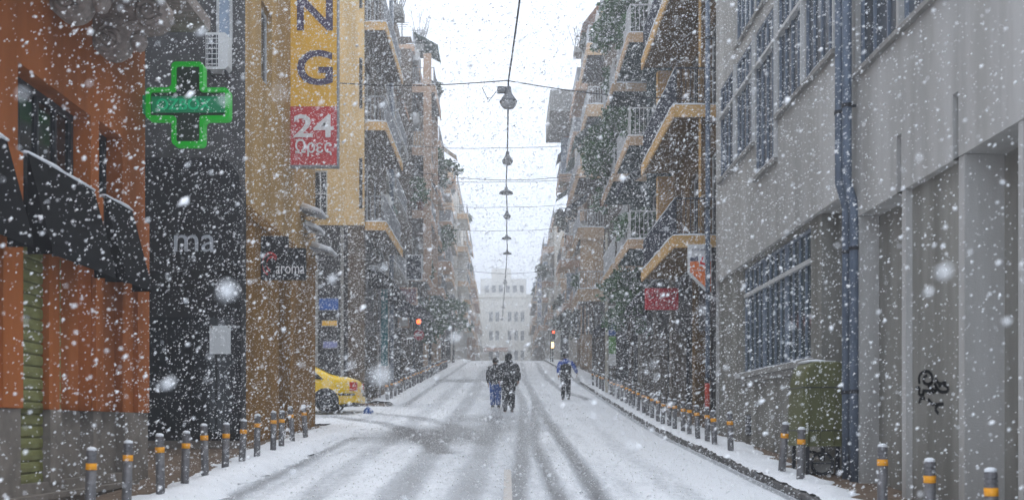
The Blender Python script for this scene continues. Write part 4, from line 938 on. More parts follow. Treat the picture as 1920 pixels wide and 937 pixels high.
k_ = 28.2/2000; rx0, rx1, rz0, rz1 = 260*k_, 322*k_, Z(217*k_), Z(257*k_)
MB().box(rx0, rx1, 28.2, 28.32, rz0, rz1).build('board', mat('deep_red', (.6,.008,.025), .5, .15, 5), t)
text('ΚΡΕΑΤΑ', 'lettering', mat('dull_rose', (.42,.10,.10), .6, .1, 5), t, (rx0+rx1)/2, 28.199, (rz0+rz1)/2+.1, .7, .16, .01); text('ΑΓΟΡΑ', 'lettering', MC['dull_rose'], t, (rx0+rx1)/2, 28.199, (rz0+rz1)/2-.14, .6, .14, .01)
MB().box(rx1, 4.92, 28.23, 28.29, rz1-.12, rz1-.04).build('bracket', DARKM, t)
t = thing('banner', 'tall narrow teal banner on a pole on the left pavement', 'banner', (-4.35, 38.4, gz(38.4)))
MB().box(-4.52, -4.28, 38.38, 38.41, Z(2.15), Z(4.9)).build('cloth', TEAL, t); MB().tube([(-4.56,38.4,gz(38.4)),(-4.56,38.4,Z(5.0))],.025,8).build('pole', RAILG, t)
t = thing('street_pole', 'slender cream pole on the right pavement with small shop signs', 'pole', (3.85, 41, gz(41)))
MB().tube([(3.85,41,gz(41)),(3.85,41,Z(7.4))],[.07,.05],10).build('pole', mat('cream_pole', (.6,.55,.45), .6, .1, 5), t, True)
for nm, z0, z1, m_ in (('white_board',3.9,4.6,WHITEP), ('blue_board',3.45,3.88,BLUE), ('green_board',2.75,3.42,mat('lime', (.15,.4,.08), .6, .2, 4)), ('lower_board',2.3,2.72,WHITEP)):
    MB().box(3.92, 4.2, 40.97, 41.02, Z(z0), Z(z1)).build(nm, m_, t)
t = thing('vertical_sign', 'tall narrow white sign with blue lettering far up on the right', 'sign', (3.3, 104, Z(13)))
MB().box(2.95, 3.45, 104, 104.15, Z(10.2), Z(15.4)).build('board', WHITEP, t)
for k, ch in enumerate('ΞΕΝΟΔΟΧ'): text(ch, 'letter', BLUE, t, 3.2, 103.99, Z(15.0-k*.7), .34, .5, .02)
MB().box(3.45, 4.6, 104.03, 104.1, Z(14.6), Z(14.75)).build('bracket', DARKM, t)
t = thing('marker_post', 'red and white marker post beside the far drainpipe', 'post', (4.25, 22.6, gz(22.6)+.11))
b0 = gz(22.6)+.11; MB().tube([(4.25,22.6,b0),(4.25,22.6,b0+.55)],.05,10).build('base', WHITEP, t, True); MB().tube([(4.25,22.6,b0+.55),(4.25,22.6,b0+1.15)],.052,10).build('red_sleeve', mat('sleeve_red', (.5,.06,.03), .6, .15, 5), t, True); MB().tube([(4.25,22.6,b0+1.15),(4.25,22.6,b0+1.27)],.054,10).build('cap', DARKM, t, True)
for i, (x, y, zc, lab) in enumerate(((-3.95,48,4.65,'traffic light showing red on the left pavement with a round sign'), (3.95,90,7.85,'far traffic light showing red on the right pavement'))):
    t = thing('traffic_light', lab, 'traffic light', (x-.15, y, gz(y)))
    MB().tube([(x-.22,y,gz(y)),(x-.22,y,Z(zc+.5))],.05,10).build('pole', DARKM, t, True)
    MB().box(x-.15, x+.15, y-.12, y+.1, Z(zc-.62), Z(zc+.2)).build('housing', DARKM, t)
    for k, m_ in enumerate((REDLED, LENS, LENS)):
        mb = MB(); mb.prism([(.1*math.cos(a), .1*math.sin(a)) for a in np.linspace(0,6.28,16,endpoint=False)], lambda p, q: (x+p[0], q, Z(zc)+p[1]-k*.26), y-.14, y-.121); mb.build('lens', m_, t)
        mb = MB(); mb.quad((x-.12,y-.12,Z(zc-k*.26)+.1),(x+.12,y-.12,Z(zc-k*.26)+.1),(x+.1,y-.3,Z(zc-k*.26)+.11),(x-.1,y-.3,Z(zc-k*.26)+.11)); mb.build('visor', DARKM, t)
    if i == 0:
        mb = MB(); zz = Z(4.05); mb.prism([(.24*math.cos(a), .24*math.sin(a)) for a in np.linspace(0,6.28,20,endpoint=False)], lambda p, q: (x+.02+p[0], q, zz+p[1]), y-.22, y-.2); mb.build('round_sign', mat('sign_rim_red', (.5,.03,.04), .5, .1, 4), t)
        MB().box(x-.12, x+.16, y-.23, y-.221, zz-.05, zz+.05).build('sign_bar', WHITEP, t)
t = thing('wall_lantern', 'lit warm lantern sign far up on the right pavement', 'lamp', (3.8, 88, gz(88)))
MB().tube([(3.8,88,gz(88)),(3.8,88,Z(6.4))],.05,8).build('pole', DARKM, t); MB().box(3.69,3.88,87.9,88.1,Z(6.4),Z(6.85)).build('lit_panel', WARML, t); MB().box(3.58,3.96,87.86,88.14,Z(6.851),Z(6.92)).build('cap', DARKM, t)
# dark awnings and a shop sign over the shops on both sides
for i, (s_, xf, a, b, zt, lab, m_) in enumerate(((-1,-4.8,37,42,5.6,'dark awning over the shops under the tan corner house',AWNB), (-1,-4.85,44,49,5.6,'black shop awning beyond the teal banner',NAVY), (-1,-4.9,56,62,6.5,'dark shop awning by the left traffic light',DARKM), (1,4.9,33,37,4.6,'dark shop awning under the planted tan balconies',AWNB), (1,4.9,44,50,5.0,'navy shop awning behind the cream pole',NAVY))):
    t = thing('shop_awning', lab, 'awning', (xf, (a+b)/2, Z(zt)), 'shop awnings further up the street')
    F = lambda u, n, z: (xf-s_*n, u, z); mb = MB()
    mb.quad(F(a,.02,Z(zt)),F(b,.02,Z(zt)),F(b,.85,Z(zt-.55)),F(a,.85,Z(zt-.55))); mb.quad(F(a,.85,Z(zt-.55)),F(b,.85,Z(zt-.55)),F(b,.85,Z(zt-.85)),F(a,.85,Z(zt-.85)))
    for u in (a, b): mb.poly([F(u,.02,Z(zt)),F(u,.85,Z(zt-.55)),F(u,.85,Z(zt-.85)),F(u,.02,Z(zt-.85))])
    mb.build('canopy', m_, t)
    mb = MB(); snow_strip(mb, F, a, b, .04, .3, Z(zt-.1), .1); mb.build('snow', SNOW, t)
for lab, x0_, x1_, y, z0_, z1_, m_, fm in (('cream framed picture board on the left shops before the traffic light', -4.72, -3.85, 46, 5.2, 5.95, mat('picture', (.10,.10,.16), .6, .6, 7, col2=(.35,.12,.08)), PINK), ('dark square sign box high on the left shops', -4.75, -3.95, 50, 6.8, 8.0, NAVY, RAILW), ('small cream sign board beside the left traffic light', -4.8, -4.3, 47, 4.3, 4.75, CREAM, PINK)):
    t = thing('shop_sign', lab, 'sign', (x0_, y, Z(z0_)), 'signs over the left shops')
    MB().box(x0_, x1_, y, y+.12, Z(z0_), Z(z1_)).build('frame', fm, t); MB().box(x0_+.06, x1_-.06, y-.012, y-.002, Z(z0_)+.06, Z(z1_)-.06).build('board', m_, t)
# blue pipe between the left houses
t = thing('drainpipe', 'grey-blue drainpipe between the left apartment houses beyond the side street', 'drainpipe', (-4.12, 42.75, Z(4)))
MB().tube([(-4.62,42.75,gz(43)),(-4.62,42.75,Z(17))],.09,10).build('pipe', PIPE, t, True)
for z in (5,8,11,14): MB().lathe([(.11,0),(.11,.06)],10,(-4.62,42.75,Z(z))).build('clamp', DARKM, t)

# ------------------------------------------------------------------ bollards
proto = thing('bollard', 'x', 'bollard', (0,0,0))
mb = MB(); mb.lathe([(.052,-.12),(.052,.535)], 14); mb.build('post', STEEL, proto, True)
mb = MB(); mb.lathe([(.0545,.53),(.0545,.595)], 14); mb.build('band', BAND, proto, True)
mb = MB(); mb.lathe([(.052,.596),(.052,.622),(.046,.625),(.046,.635),(.052,.638),(.052,.658),(.046,.661),(.046,.671),(.052,.674),(.052,.705),(.045,.72),(.02,.728)], 14); cap = mb.build('grooved_head', STEEL, proto)
mb = MB(); mb.lathe([(.05,.722),(.046,.745),(.02,.757)], 10); mb.build('snow', SNOW, proto, True)
first = True
def bollard(x, y, label, group):
    global first
    o = proto if first else copy_tree(proto); first = False
    o.location = (x+random.uniform(-.02,.02), y, gz(y)+.12); o.rotation_euler = (random.uniform(-.03,.03), random.gauss(0,.03), random.uniform(0,6)); o.location.z -= random.uniform(0,.05); tag(o, label, 'bollard', group)
random.seed(3)
for k, x in enumerate((170,240,298,345,384,420,452,480,510,528,548,572)):
    bollard(-4.1, 8200/(950-x), f'{ordinal(k)} bollard from the camera on the near left pavement', 'bollards on the near left pavement')
rb = [7700/(x-950) for x in (1860,1740,1655,1500,1463,1370,1340,1325)] + [21.5,22.5,23.4,24.3,25.3,26.2,27.1,28.2,29.2,30,31.3,32.4,33.4,34.5,35.8,37,38.3,39.6,41,42.5,44,45.6,47.3]
for k, y in enumerate(rb): bollard(3.85, y, f'{ordinal(k)} bollard from the camera along the right pavement', 'bollards on the right pavement')
for k in range(30): bollard(-4.05, 36.2+k*1.25, f'{ordinal(k)} bollard beyond the side street on the left pavement', 'bollards on the far left pavement')

# ------------------------------------------------------------------ street lamps on the overhead cable
lam = [(.04,25,7.62,0),(.03,40,9.95,0),(-.02,48,10.5,1),(.02,58,11.4,0),(0,68,11.95,1),(.04,78,12.6,1),(-.15,105,14.1,0),(-.45,140,15.5,0),(-.65,165,16.4,1)]
def lamp(x, y, z, kind, label):
    t = thing('pendant_lamp', label, 'street lamp', (x, y, Z(z)), 'lamps hung over the street')
    zt = Z(z)
    if kind == 0:
        mb = MB(); mb.lathe([(.03,.32),(.06,.30),(.08,.16),(.13,.08),(.2,-.02),(.21,-.06)], 18, (x,y,zt)); mb.build('shade', mat('lamp_grey', (.22,.23,.25), .5, .2, 6), t, True)
        mb = MB(); mb.lathe([(.195,-.06),(.185,-.12),(.13,-.19),(.04,-.22)], 18, (x,y,zt)); mb.build('glass_bowl', mat('lamp_glass', (.45,.46,.47), .25, .1, 6), t, True)
    else:
        mb = MB(); mb.lathe([(.03,.22),(.07,.2),(.08,.1),(.3,-.02),(.32,-.09)], 18, (x,y,zt)); mb.build('shade', MC['lamp_grey'], t, True)
        mb = MB(); mb.lathe([(.28,-.091),(.2,-.12),(.05,-.13)], 18, (x,y,zt)); mb.build('glass_bowl', MC['lamp_glass'], t, True)
    mb = MB(); mb.box(x-.02,x+.02,y-.02,y+.02,zt+.3 if kind == 0 else zt+.2,zt+.46); mb.build('hanger', DARKM, t)
    if y < 30:
        mb = MB(); mb.box(x-.26,x-.06,y-.06,y+.06,zt+.16,zt+.30); mb.build('junction_box', MC['lamp_grey'], t)
        for a in (.12,.22,.3): mb = MB(); mb.tube([(x-.24,y,zt+.26),(x-.35-a*.4,y,zt+.1-a*.5),(x-.5,y,zt+.05),(x-.62,y,zt+.30)],.008,5); mb.build('wire', DARKM, t)
for k, (x, y, z, kind) in enumerate(lam): lamp(x, y, z, kind, f'{ordinal(k)} lamp from the camera hanging over the street')
CAB = mat('cable_black', (.03,.03,.035), .6, 0)
t = thing('overhead_cable', 'dark cable running up the middle of the street through the lamps', 'cable', (.04,25,Z(8.1)))
pts = [(.75,3,Z(7.4)),(.45,12,Z(7.3))] + [(x,y,Z(z)+.44) for x,y,z,k in lam]; P = []
for (a, b) in zip(pts, pts[1:]):
    for q in range(5): f = q/5; P.append((a[0]+(b[0]-a[0])*f, a[1]+(b[1]-a[1])*f, a[2]+(b[2]-a[2])*f-.25*math.sin(math.pi*f)*(b[1]-a[1])/20))
P.append(pts[-1]); MB().tube(P, [.013+.0003*p[1] for p in P], 6).build('cable', CAB, t)
wires = [((-4.95,26.5,Z(8.55)),(4.9,26.5,Z(8.1)),25,Z(8.07),.014,'crosswire carrying the nearest street lamp')]
for k, (x, y, z, kind) in enumerate(lam[1:5]): wires.append(((-4.8,y+.3,Z(z)+.75),(4.9,y-.2,Z(z)+.8),y,Z(z)+.45,.006+.00012*y,f'crosswire carrying the {ordinal(k+1)} lamp from the camera'))
for a, b, y, z, r, lab in wires:
    t = thing('crosswire', lab, 'wire', a, 'wires across the street'); mid = (0, y, z)
    P = [tuple(a[i]+(mid[i]-a[i])*f-(.12*math.sin(math.pi*f) if i == 2 else 0) for i in range(3)) for f in np.linspace(0,1,8)] + [tuple(mid[i]+(b[i]-mid[i])*f-(.12*math.sin(math.pi*f) if i == 2 else 0) for i in range(3)) for f in np.linspace(.14,1,7)]
    MB().tube(P, r, 5).build('wire', CAB, t)
for k, (y, z) in enumerate(((44,10.6),(88,13.0))):
    t = thing('crosswire', f'{ordinal(k)} thin plain wire strung across the street without a lamp', 'wire', (-4.8,y,Z(z)), 'wires across the street')
    MB().tube([(-4.8+9.7*f, y, Z(z)-.5*math.sin(math.pi*f)) for f in np.linspace(0,1,14)], .008+.00014*y, 5).build('wire', CAB, t)

# ------------------------------------------------------------------ cars in the side street
def wheel(parent, x, y, z, r=.32, w=.2, front=-1):
    mb = MB(); prof = [(r*.66,-w/2),(r*.9,-w/2),(r,-w*.32),(r,w*.32),(r*.9,w/2),(r*.66,w/2)]; n = 28
    rings = [[(x+q[0]*math.cos(a), y+q[1], z+q[0]*math.sin(a)) for q in prof] for a in np.linspace(0,2*math.pi,n,endpoint=False)]
    i = len(mb.v)
    for ring in rings: mb.v += ring
    m = len(prof)
    for k in range(n):
        for q in range(m): mb.f.append((i+k*m+q, i+((k+1)%n)*m+q, i+((k+1)%n)*m+(q+1)%m, i+k*m+(q+1)%m)); mb.mi.append(0)
    wl = mb.build('wheel', mat('tyre', (.02,.02,.021), .85, .2, 8), parent, True)
    rm = MB(); y1 = y+front*w*.36
    for k in range(7):
        a = 2*math.pi*k/7; c, s_ = math.cos(a), math.sin(a); t0, t1 = .035, .05
        rm.prism([(c*.05-s_*t0, s_*.05+c*t0),(c*r*.64-s_*t1, s_*r*.64+c*t1),(c*r*.64+s_*t1, s_*r*.64-c*t1),(c*.05+s_*t0, s_*.05-c*t0)], lambda p, q: (x+p[0], q, z+p[1]), y1, y1-front*.05)
    rm.prism([(.07*math.cos(a), .07*math.sin(a)) for a in np.linspace(0,6.28,12,endpoint=False)], lambda p, q: (x+p[0], q, z+p[1]), y1+front*.012, y1-front*.04)
    rm.tube([(x+r*.66*math.cos(a), y1, z+r*.66*math.sin(a)) for a in np.linspace(0,2*math.pi,25)], .022, 6)
    rm.build('rim', mat('alloy', (.42,.43,.45), .35, .15, 8, metal=.6), wl)
    dk = MB(); dk.prism([(r*.66*math.cos(a), r*.66*math.sin(a)) for a in np.linspace(0,6.28,20,endpoint=False)], lambda p, q: (x+p[0], q, z+p[1]), y, y+.01); dk.build('hub', DARKM, wl)
def car(name, label, cx, cy, zg, length, paint, flip=1, taxi=False):
    """sedan along X, tail towards +X when flip = 1; its side faces the camera"""
    t = thing(name, label, 'car', (cx, cy, zg)); L = length
    # stations: s from tail (0) to nose (1): z_bottom, belt z, half width at belt, roof z, half width at roof
    st = [(0,.38,.80,.70,.84,.60),(.012,.30,.90,.80,.98,.66),(.05,.24,.93,.84,1.06,.70),(.13,.22,.94,.855,1.08,.70),(.17,.22,.945,.86,1.13,.69),(.235,.22,.95,.865,1.30,.64),(.30,.22,.95,.87,1.42,.60),(.38,.22,.95,.875,1.47,.60),(.50,.22,.94,.875,1.475,.60),(.57,.22,.93,.87,1.44,.60),(.65,.22,.92,.87,1.22,.66),(.70,.22,.91,.865,1.03,.72),(.82,.22,.86,.855,.96,.72),(.92,.24,.79,.82,.86,.68),(.975,.28,.68,.72,.72,.6),(1,.36,.6,.58,.62,.5)]
    X = lambda s: cx+flip*(L/2-s*L)
    mb = MB(); rings = []
    for s, zb, zbelt, wb, zr, wr in st:
        half = [(wb*.80,zb),(wb*.955,zb+.05),(wb,zb+(zbelt-zb)*.35),(wb*1.0,zb+(zbelt-zb)*.72),(wb*.975,zbelt),(wr+(wb*.95-wr)*.45, zbelt+(zr-zbelt)*.55),(wr,zr-.045*(zr>1.1)-.008),(wr*.86,zr)]
        rings.append([(X(s), cy-a, zg+b) for a, b in half]+[(X(s), cy+a, zg+b) for a, b in reversed(half)])
    mb.loft(rings); body = mb.build('body', paint, t, True)
    sub = body.modifiers.new('s', 'SUBSURF'); sub.levels = 1; sub.render_levels = 1
    def sp(s, f, out=.006):    # point on the near greenhouse side
        A = [np.interp(s, [q[0] for q in st], [q[k] for q in st]) for k in range(1, 6)]; zbelt, wb, zr, wr = A[1:]
        z = zbelt+(zr-zbelt)*f; w = np.interp(f, [0,.55,1], [wb*.975, wr+(wb*.95-wr)*.45, wr]); return w+out, z
    for sd in (-1, 1):
        for a, b, c, d in ((.215,.36,.31,.375), (.375,.50,.385,.50), (.51,.645,.51,.575)):
            m_ = MB(); A = [sp(a,.10,.02), sp(b,.10,.02), sp(d,.80,.02), sp(c,.80,.02)]
            m_.poly([(X(q), cy+sd*p[0], zg+p[1]) for q, p in zip((a,b,d,c), A)]); m_.build('side_window', GLASSD, t)
        m_ = MB(); 
        for s0 in (.145,.32,.5,.68): pass
        m_.box(X(.01), X(.2), cy+sd*.845, cy+sd*.885, zg+.50, zg+.56); m_.box(X(.33), X(.66), cy+sd*.86, cy+sd*.893, zg+.50, zg+.56); m_.build('rub_strip', DARKM, t)
        for s0 in (.2, .8):
            m_ = MB(); x_ = X(s0); pts = [(.40*math.cos(a), .40*math.sin(a)) for a in np.linspace(-.35, math.pi+.35, 20)]
            m_.prism(pts, lambda p, q: (x_+p[0], q, zg+.32+p[1]), cy+sd*.60, cy+sd*.884); m_.build('wheel_arch', DARKM, t)
            mo = MB(); mo.tube([(x_+.415*math.cos(a), cy+sd*.868, zg+.32+.415*math.sin(a)) for a in np.linspace(-.2, math.pi+.2, 20)], .024, 6); mo.build('arch_lip', paint, t, True)
            wheel(t, x_, cy+sd*.80, zg+.315, .315, .2, sd)
        m_ = MB(); m_.box(X(.002)+flip*.01, X(.045), cy+sd*.60, cy+sd*.835, zg+.64, zg+.90); m_.build('tail_light', mat('tail_red', (.6,.03,.01), .25, .2, 6), t)
        m_ = MB(); m_.box(X(.955), X(.995), cy+sd*.42, cy+sd*.68, zg+.52, zg+.64); m_.build('headlight', RAILW, t)
        m_ = MB(); m_.box(X(.505), X(.53), cy+sd*.882, cy+sd*.895, zg+.80, zg+.83); m_.build('handle', paint, t)
        m_ = MB(); m_.box(X(.34), X(.365), cy+sd*.882, cy+sd*.898, zg+.80, zg+.83); m_.build('handle', paint, t)
        m_ = MB(); m_.box(X(.655), X(.685), cy+sd*.88, cy+sd*1.02, zg+.93, zg+1.05); m_.build('mirror', paint, t)
    m_ = MB(); m_.quad(*[(X(q), cy+k*wd, zg+z+.012) for q, k, wd, z in ((.165,-1,.6,1.12),(.165,1,.6,1.12),(.29,1,.54,1.40),(.29,-1,.54,1.40))]); m_.build('rear_window', GLASSD, t)
    m_ = MB(); m_.quad(*[(X(q), cy+k*wd, zg+z+.02) for q, k, wd, z in ((.69,-1,.64,1.05),(.69,1,.64,1.05),(.585,1,.54,1.40),(.585,-1,.54,1.40))]); m_.build('windscreen', GLASSD, t)
    m_ = MB(); m_.box(X(-.012), X(.03), cy-.72, cy+.72, zg+.30, zg+.50); m_.build('rear_bumper', paint, t)
    m_ = MB(); m_.box(X(.02), X(.10), cy-.6, cy+.6, zg+.19, zg+.30); m_.build('underside', DARKM, t)
    m_ = MB(); m_.box(X(-.016), X(-.0125), cy-.26, cy+.26, zg+.60, zg+.71); m_.build('number_plate', WHITEP, t)
    if taxi: m_ = MB(); m_.box(X(.42), X(.47), cy-.25, cy+.25, zg+1.475, zg+1.60); m_.build('roof_sign', SIGY, t)
    return t
car('taxi', 'yellow taxi with its tail sticking out of the side street', -6.75, 32.6, gz(32.6)+.02, 4.55, mat('taxi_yellow', (.95,.62,.003), .28, .05, 3), 1, True)
car('parked_car', 'silver grey car half hidden behind the brown arcade pillar', -8.35, 29.9, gz(29.9)+.02, 4.4, mat('silver_paint', (.42,.44,.48), .3, .08, 3, metal=.3), 1)

# ------------------------------------------------------------------ people
def skin(name, V, E, rad, m, parent, sub=2):
    me = bpy.data.meshes.new(name); me.from_pydata(V, E, []); o = bpy.data.objects.new(name, me); COL.objects.link(o)
    md = o.modifiers.new('k', 'SKIN'); md.use_smooth_shade = True; md.branch_smoothing = .6
    for i, sv in enumerate(me.skin_vertices[0].data):
        r = rad[i]; sv.radius = r if isinstance(r, tuple) else (r, r); sv.use_root = (i == 0)
    s_ = o.modifiers.new('s', 'SUBSURF'); s_.levels = sub
    dg = bpy.context.evaluated_depsgraph_get(); m2 = bpy.data.meshes.new_from_object(o.evaluated_get(dg)); bpy.data.objects.remove(o); bpy.data.meshes.remove(me)
    m2.materials.clear(); m2.materials.append(m); m2.name = name
    return m2
SKINM = mat('skin_tone', (.45,.28,.2), .6, .1, 8)
def person(label, x, y, h, jacket, trousers, boots, head_m, hood, step, arms, turn=0, coat_len=.47, bulk=1.0, pack=None, shoulder=None, item=None):
    """built facing +Y (up the street), one unit of height = h; step = fore-aft stride, arms = elbow/hand offsets"""
    zg = gz(y)+.02; t = thing('person', label, 'person', (x, y, zg)); t.rotation_euler[2] = turn; s = h
    ORG[t.name] = (0,0,0)
    B = lambda *p: (p[0]*s, p[1]*s, p[2]*s)
    hipx = .05
    V = [B(0,0,.52), B(0,.0,.62), B(0,-.005,.74), B(0,-.005,.82), B(0,.01,.87), B(0,.018,.915), B(0,.02,.965)]; E = [(i,i+1) for i in range(6)]; r = [.085,.078,.092,.07,.034,.055,.05]
    ends = {}
    for sd in (-1, 1):
        f = step*sd
        i = len(V); V += [B(sd*hipx,0,.50), B(sd*(hipx+.004),f*.5+.012,.285), B(sd*(hipx+.006),f-.01,.06), B(sd*(hipx+.008),f-.012,.03), B(sd*(hipx+.02),f+.085,.018)]
        E += [(0,i),(i,i+1),(i+1,i+2),(i+2,i+3),(i+3,i+4)]; r += [.062,.042,.03,.03,.024]
        ex, ey, ez, hx_, hy, hz_ = arms[0 if sd < 0 else 1]
        j = len(V); V += [B(sd*.105,0,.805), B(sd*ex,ey,ez), B(sd*hx_,hy,hz_), B(sd*(hx_+.003),hy+.008,hz_-.035)]
        E += [(3,j),(j,j+1),(j+1,j+2),(j+2,j+3)]; r += [.048,.033,.022,.024]; ends[sd] = (hx_*sd, hy, hz_-.035)
    r = [q*s for q in r]
    me = skin('body', V, E, r, SKINM, t)
    # fingers, nose and ears joined to the same body mesh
    bm = bmesh.new(); bm.from_mesh(me); ex = MB()
    for sd in (-1, 1):
        a, b, c = ends[sd]
        for k, (dy, ln) in enumerate(((-.016,.036),(-.005,.043),(.006,.041),(.016,.034))): ex.tube([B(a,b+dy+.004,c), B(a+sd*.003,b+dy+.008,c-ln*.6), B(a-sd*.006,b+dy+.016,c-ln)], [.0052*s,.0048*s,.004*s], 6)
        ex.tube([B(a-sd*.004,b+.018,c+.012), B(a-sd*.008,b+.034,c-.006), B(a-sd*.008,b+.038,c-.022)], [.006*s,.0055*s,.0045*s], 6)
        ex.lathe([(.003*s,-.016*s),(.011*s,-.006*s),(.011*s,.008*s),(.003*s,.016*s)], 8, B(sd*.053,.016,.925))
    ex.tube([B(0,.07,.945), B(0,.083,.925), B(0,.074,.918)], [.006*s,.010*s,.008*s], 6)
    m3 = ex.mesh('x', SKINM); bm.from_mesh(m3); bm.to_mesh(me); bm.free(); me.polygons.foreach_set('use_smooth', [True]*len(me.polygons)); link('body', me, t)
    for sd in (-1, 1): MB().lathe([(.002,-.006*s),(.008*s,0),(.002,.006*s)], 8, B(sd*.02,.068,.94)).build('eye', BLACK, t)
    MB().box(-.018*s,.018*s,.064*s,.072*s,.893*s,.898*s).build('mouth', mat('lips', (.35,.15,.12), .6, 0), t)
    # trousers
    V = [B(0,0,.54)]; E = []; r = [.092*bulk]
    for sd in (-1, 1):
        f = step*sd; i = len(V); V += [B(sd*hipx,0,.49), B(sd*(hipx+.004),f*.5+.012,.29), B(sd*(hipx+.006),f-.008,.10), B(sd*(hipx+.006),f-.010,.055)]; E += [(0,i),(i,i+1),(i+1,i+2),(i+2,i+3)]; r += [.076*bulk,.056*bulk,.05*bulk,.05*bulk]
    me = skin('trousers', V, E, [q*s for q in r], trousers, t); link('trousers', me, t)
    # boots
    for sd in (-1, 1):
        f = step*sd; V = [B(sd*(hipx+.007),f-.012,.085), B(sd*(hipx+.007),f-.014,.035), B(sd*(hipx+.012),f+.04,.028), B(sd*(hipx+.02),f+.095,.022)]
        me = skin('boot', V, [(0,1),(1,2),(2,3)], [.035*s,.036*s,.032*s,.024*s], boots, t); link('boot', me, t)
    # jacket body: hem, waist, chest, shoulders, collar, lofted; sleeves grown from it
    jk = MB(); rings = []
    prof = [(coat_len,.112,.085),(coat_len+.02,.118,.09),(.58,.114,.09),(.66,.116,.092),(.74,.128,.094),(.79,.132,.088),(.825,.112,.072),(.85,.062,.052),(.872,.05,.048)]
    for k, (z, a, b) in enumerate(prof):
        rings.append([B(a*bulk*math.cos(q)*(1+.03*math.sin(5*q+k)), -.004+b*bulk*math.sin(q)*(1+.04*math.cos(4*q+2*k)), z+.006*math.sin(3*q+k)) for q in np.linspace(0,2*math.pi,24,endpoint=False)])
    jk.loft(rings); jo = jk.build('jacket', [jacket, shoulder or jacket], t, True)
    if shoulder:
        for p in jo.data.polygons:
            if p.center.z > .735*s: p.material_index = 1
    for sd in (-1, 1):
        ex_, ey, ez, hx_, hy, hz_ = arms[0 if sd < 0 else 1]
        V = [B(sd*.085,0,.80), B(sd*.118,0,.785), B(sd*(.12+ex_)/2+sd*.004,ey*.5,(ez+.79)/2), B(sd*ex_,ey,ez), B(sd*(ex_+hx_)/2,(ey+hy)/2,(ez+hz_)/2), B(sd*hx_,hy,hz_+.012)]
        me = skin('sleeve', V, [(i,i+1) for i in range(5)], [q*s*bulk for q in (.055,.055,.05,.044,.042,.036)], shoulder or jacket, t); link('sleeve', me, t)
    if hood:
        hd = MB(); rings = []
        for z, a, b, o in ((.845,.075,.06,-.01),(.87,.066,.062,-.006),(.90,.064,.07,.004),(.935,.066,.075,.010),(.97,.062,.07,.012),(.995,.045,.05,.010),(1.006,.015,.02,.008)):
            rings.append([B(a*math.cos(q), o+b*math.sin(q)*(.72 if math.sin(q) > 0 else 1), z) for q in np.linspace(0,2*math.pi,20,endpoint=False)])
        hd.loft(rings); hd.build('hood', head_m, t, True)
    else:
        hd = MB(); rings = []
        for z, a, b in ((.90,.055,.058),(.93,.062,.066),(.965,.060,.066),(.99,.045,.05),(1.002,.015,.018)): rings.append([B(a*math.cos(q), .006+b*math.sin(q), z-.006*math.sin(q)) for q in np.linspace(0,2*math.pi,20,endpoint=False)])
        hd.loft(rings); hd.build('cap', head_m, t, True)
    sn = MB()
    for _ in range(34):
        a = random.uniform(0,6.28); z = random.choice((.80,.815,.83,.78,.72,.66)); rr = np.interp(z,[p[0] for p in prof],[p[1] for p in prof])*bulk; rb_ = np.interp(z,[p[0] for p in prof],[p[2] for p in prof])*bulk
        sn.lathe([(.001,-.004*s),(.007*s,0),(.001,.004*s)], 6, B(rr*math.cos(a), rb_*math.sin(a), z))
    sn.build('snow', SNOW, t)
    if pack:
        bp = MB(); rings = [[B(.075*k*math.copysign(abs(math.cos(q))**.5, math.cos(q)), -.115+.05*k*math.copysign(abs(math.sin(q))**.5, math.sin(q)), z) for q in np.linspace(0,2*math.pi,20,endpoint=False)] for z, k in ((.565,.75),(.58,1),(.66,1.05),(.74,1),(.765,.7))]
        bp.loft(rings); bp.build('backpack', pack, t, True)
    if item:
        a, b, c = ends[1]; m_ = MB(); rings = [[B(a+.012+k*.055*math.cos(q), b+k*.03*math.sin(q), c-.02+z) for q in np.linspace(0,2*math.pi,12,endpoint=False)] for z, k in ((0,.15),(-.03,.6),(-.08,1),(-.13,.9),(-.15,.4))]
        m_.loft(rings); m_.build('bag', item, t, True)
    return t
DK1 = mat('coat_black', (.018,.019,.021), .8, .35, 9, .2, 30); DK2 = mat('jacket_charcoal', (.03,.03,.032), .8, .35, 9, .2, 30); JEAN = mat('blue_jeans', (.02,.09,.34), .85, .3, 10); DK3 = mat('trousers_black', (.02,.02,.024), .85, .3, 9); BLJ = mat('jacket_blue', (.015,.09,.5), .7, .25, 9); BOOT = mat('boot_black', (.014,.013,.013), .6, .2, 9); HAIR = mat('hair_dark', (.025,.018,.015), .7, .3, 20)
down = ((.15,-.02,.64,.145,.01,.49), (.15,-.01,.64,.148,.02,.49))
random.seed(8)
person('person in a bulky black hooded coat walking up the middle of the road', .06, 32.8, 1.80, DK1, DK3, BOOT, DK1, True, .035, ((.165,-.03,.64,.155,.02,.52),(.165,-.02,.64,.16,.02,.52)), .03, .44, 1.16)
person('person in a dark jacket and blue jeans walking beside the taller hooded figure', -.36, 34.6, 1.63, DK2, JEAN, BOOT, HAIR, False, -.03, down, 0, .47, 1.12)
person('person in a blue jacket with dark trousers walking alone near the right kerb', 2.17, 39.2, 1.72, DK2, DK3, BOOT, HAIR, False, .05, ((.155,-.02,.65,.15,.03,.51),(.20,-.01,.67,.24,.06,.56)), -.05, .50, 1.0, DK1, BLJ, mat('bag_white', (.7,.7,.7), .6, .1, 9))
t = thing('dropped_bag', 'small bright blue bag lying in the snow behind the taxi', 'bag', (-4.2, 32.2, gz(32.2)+.02))
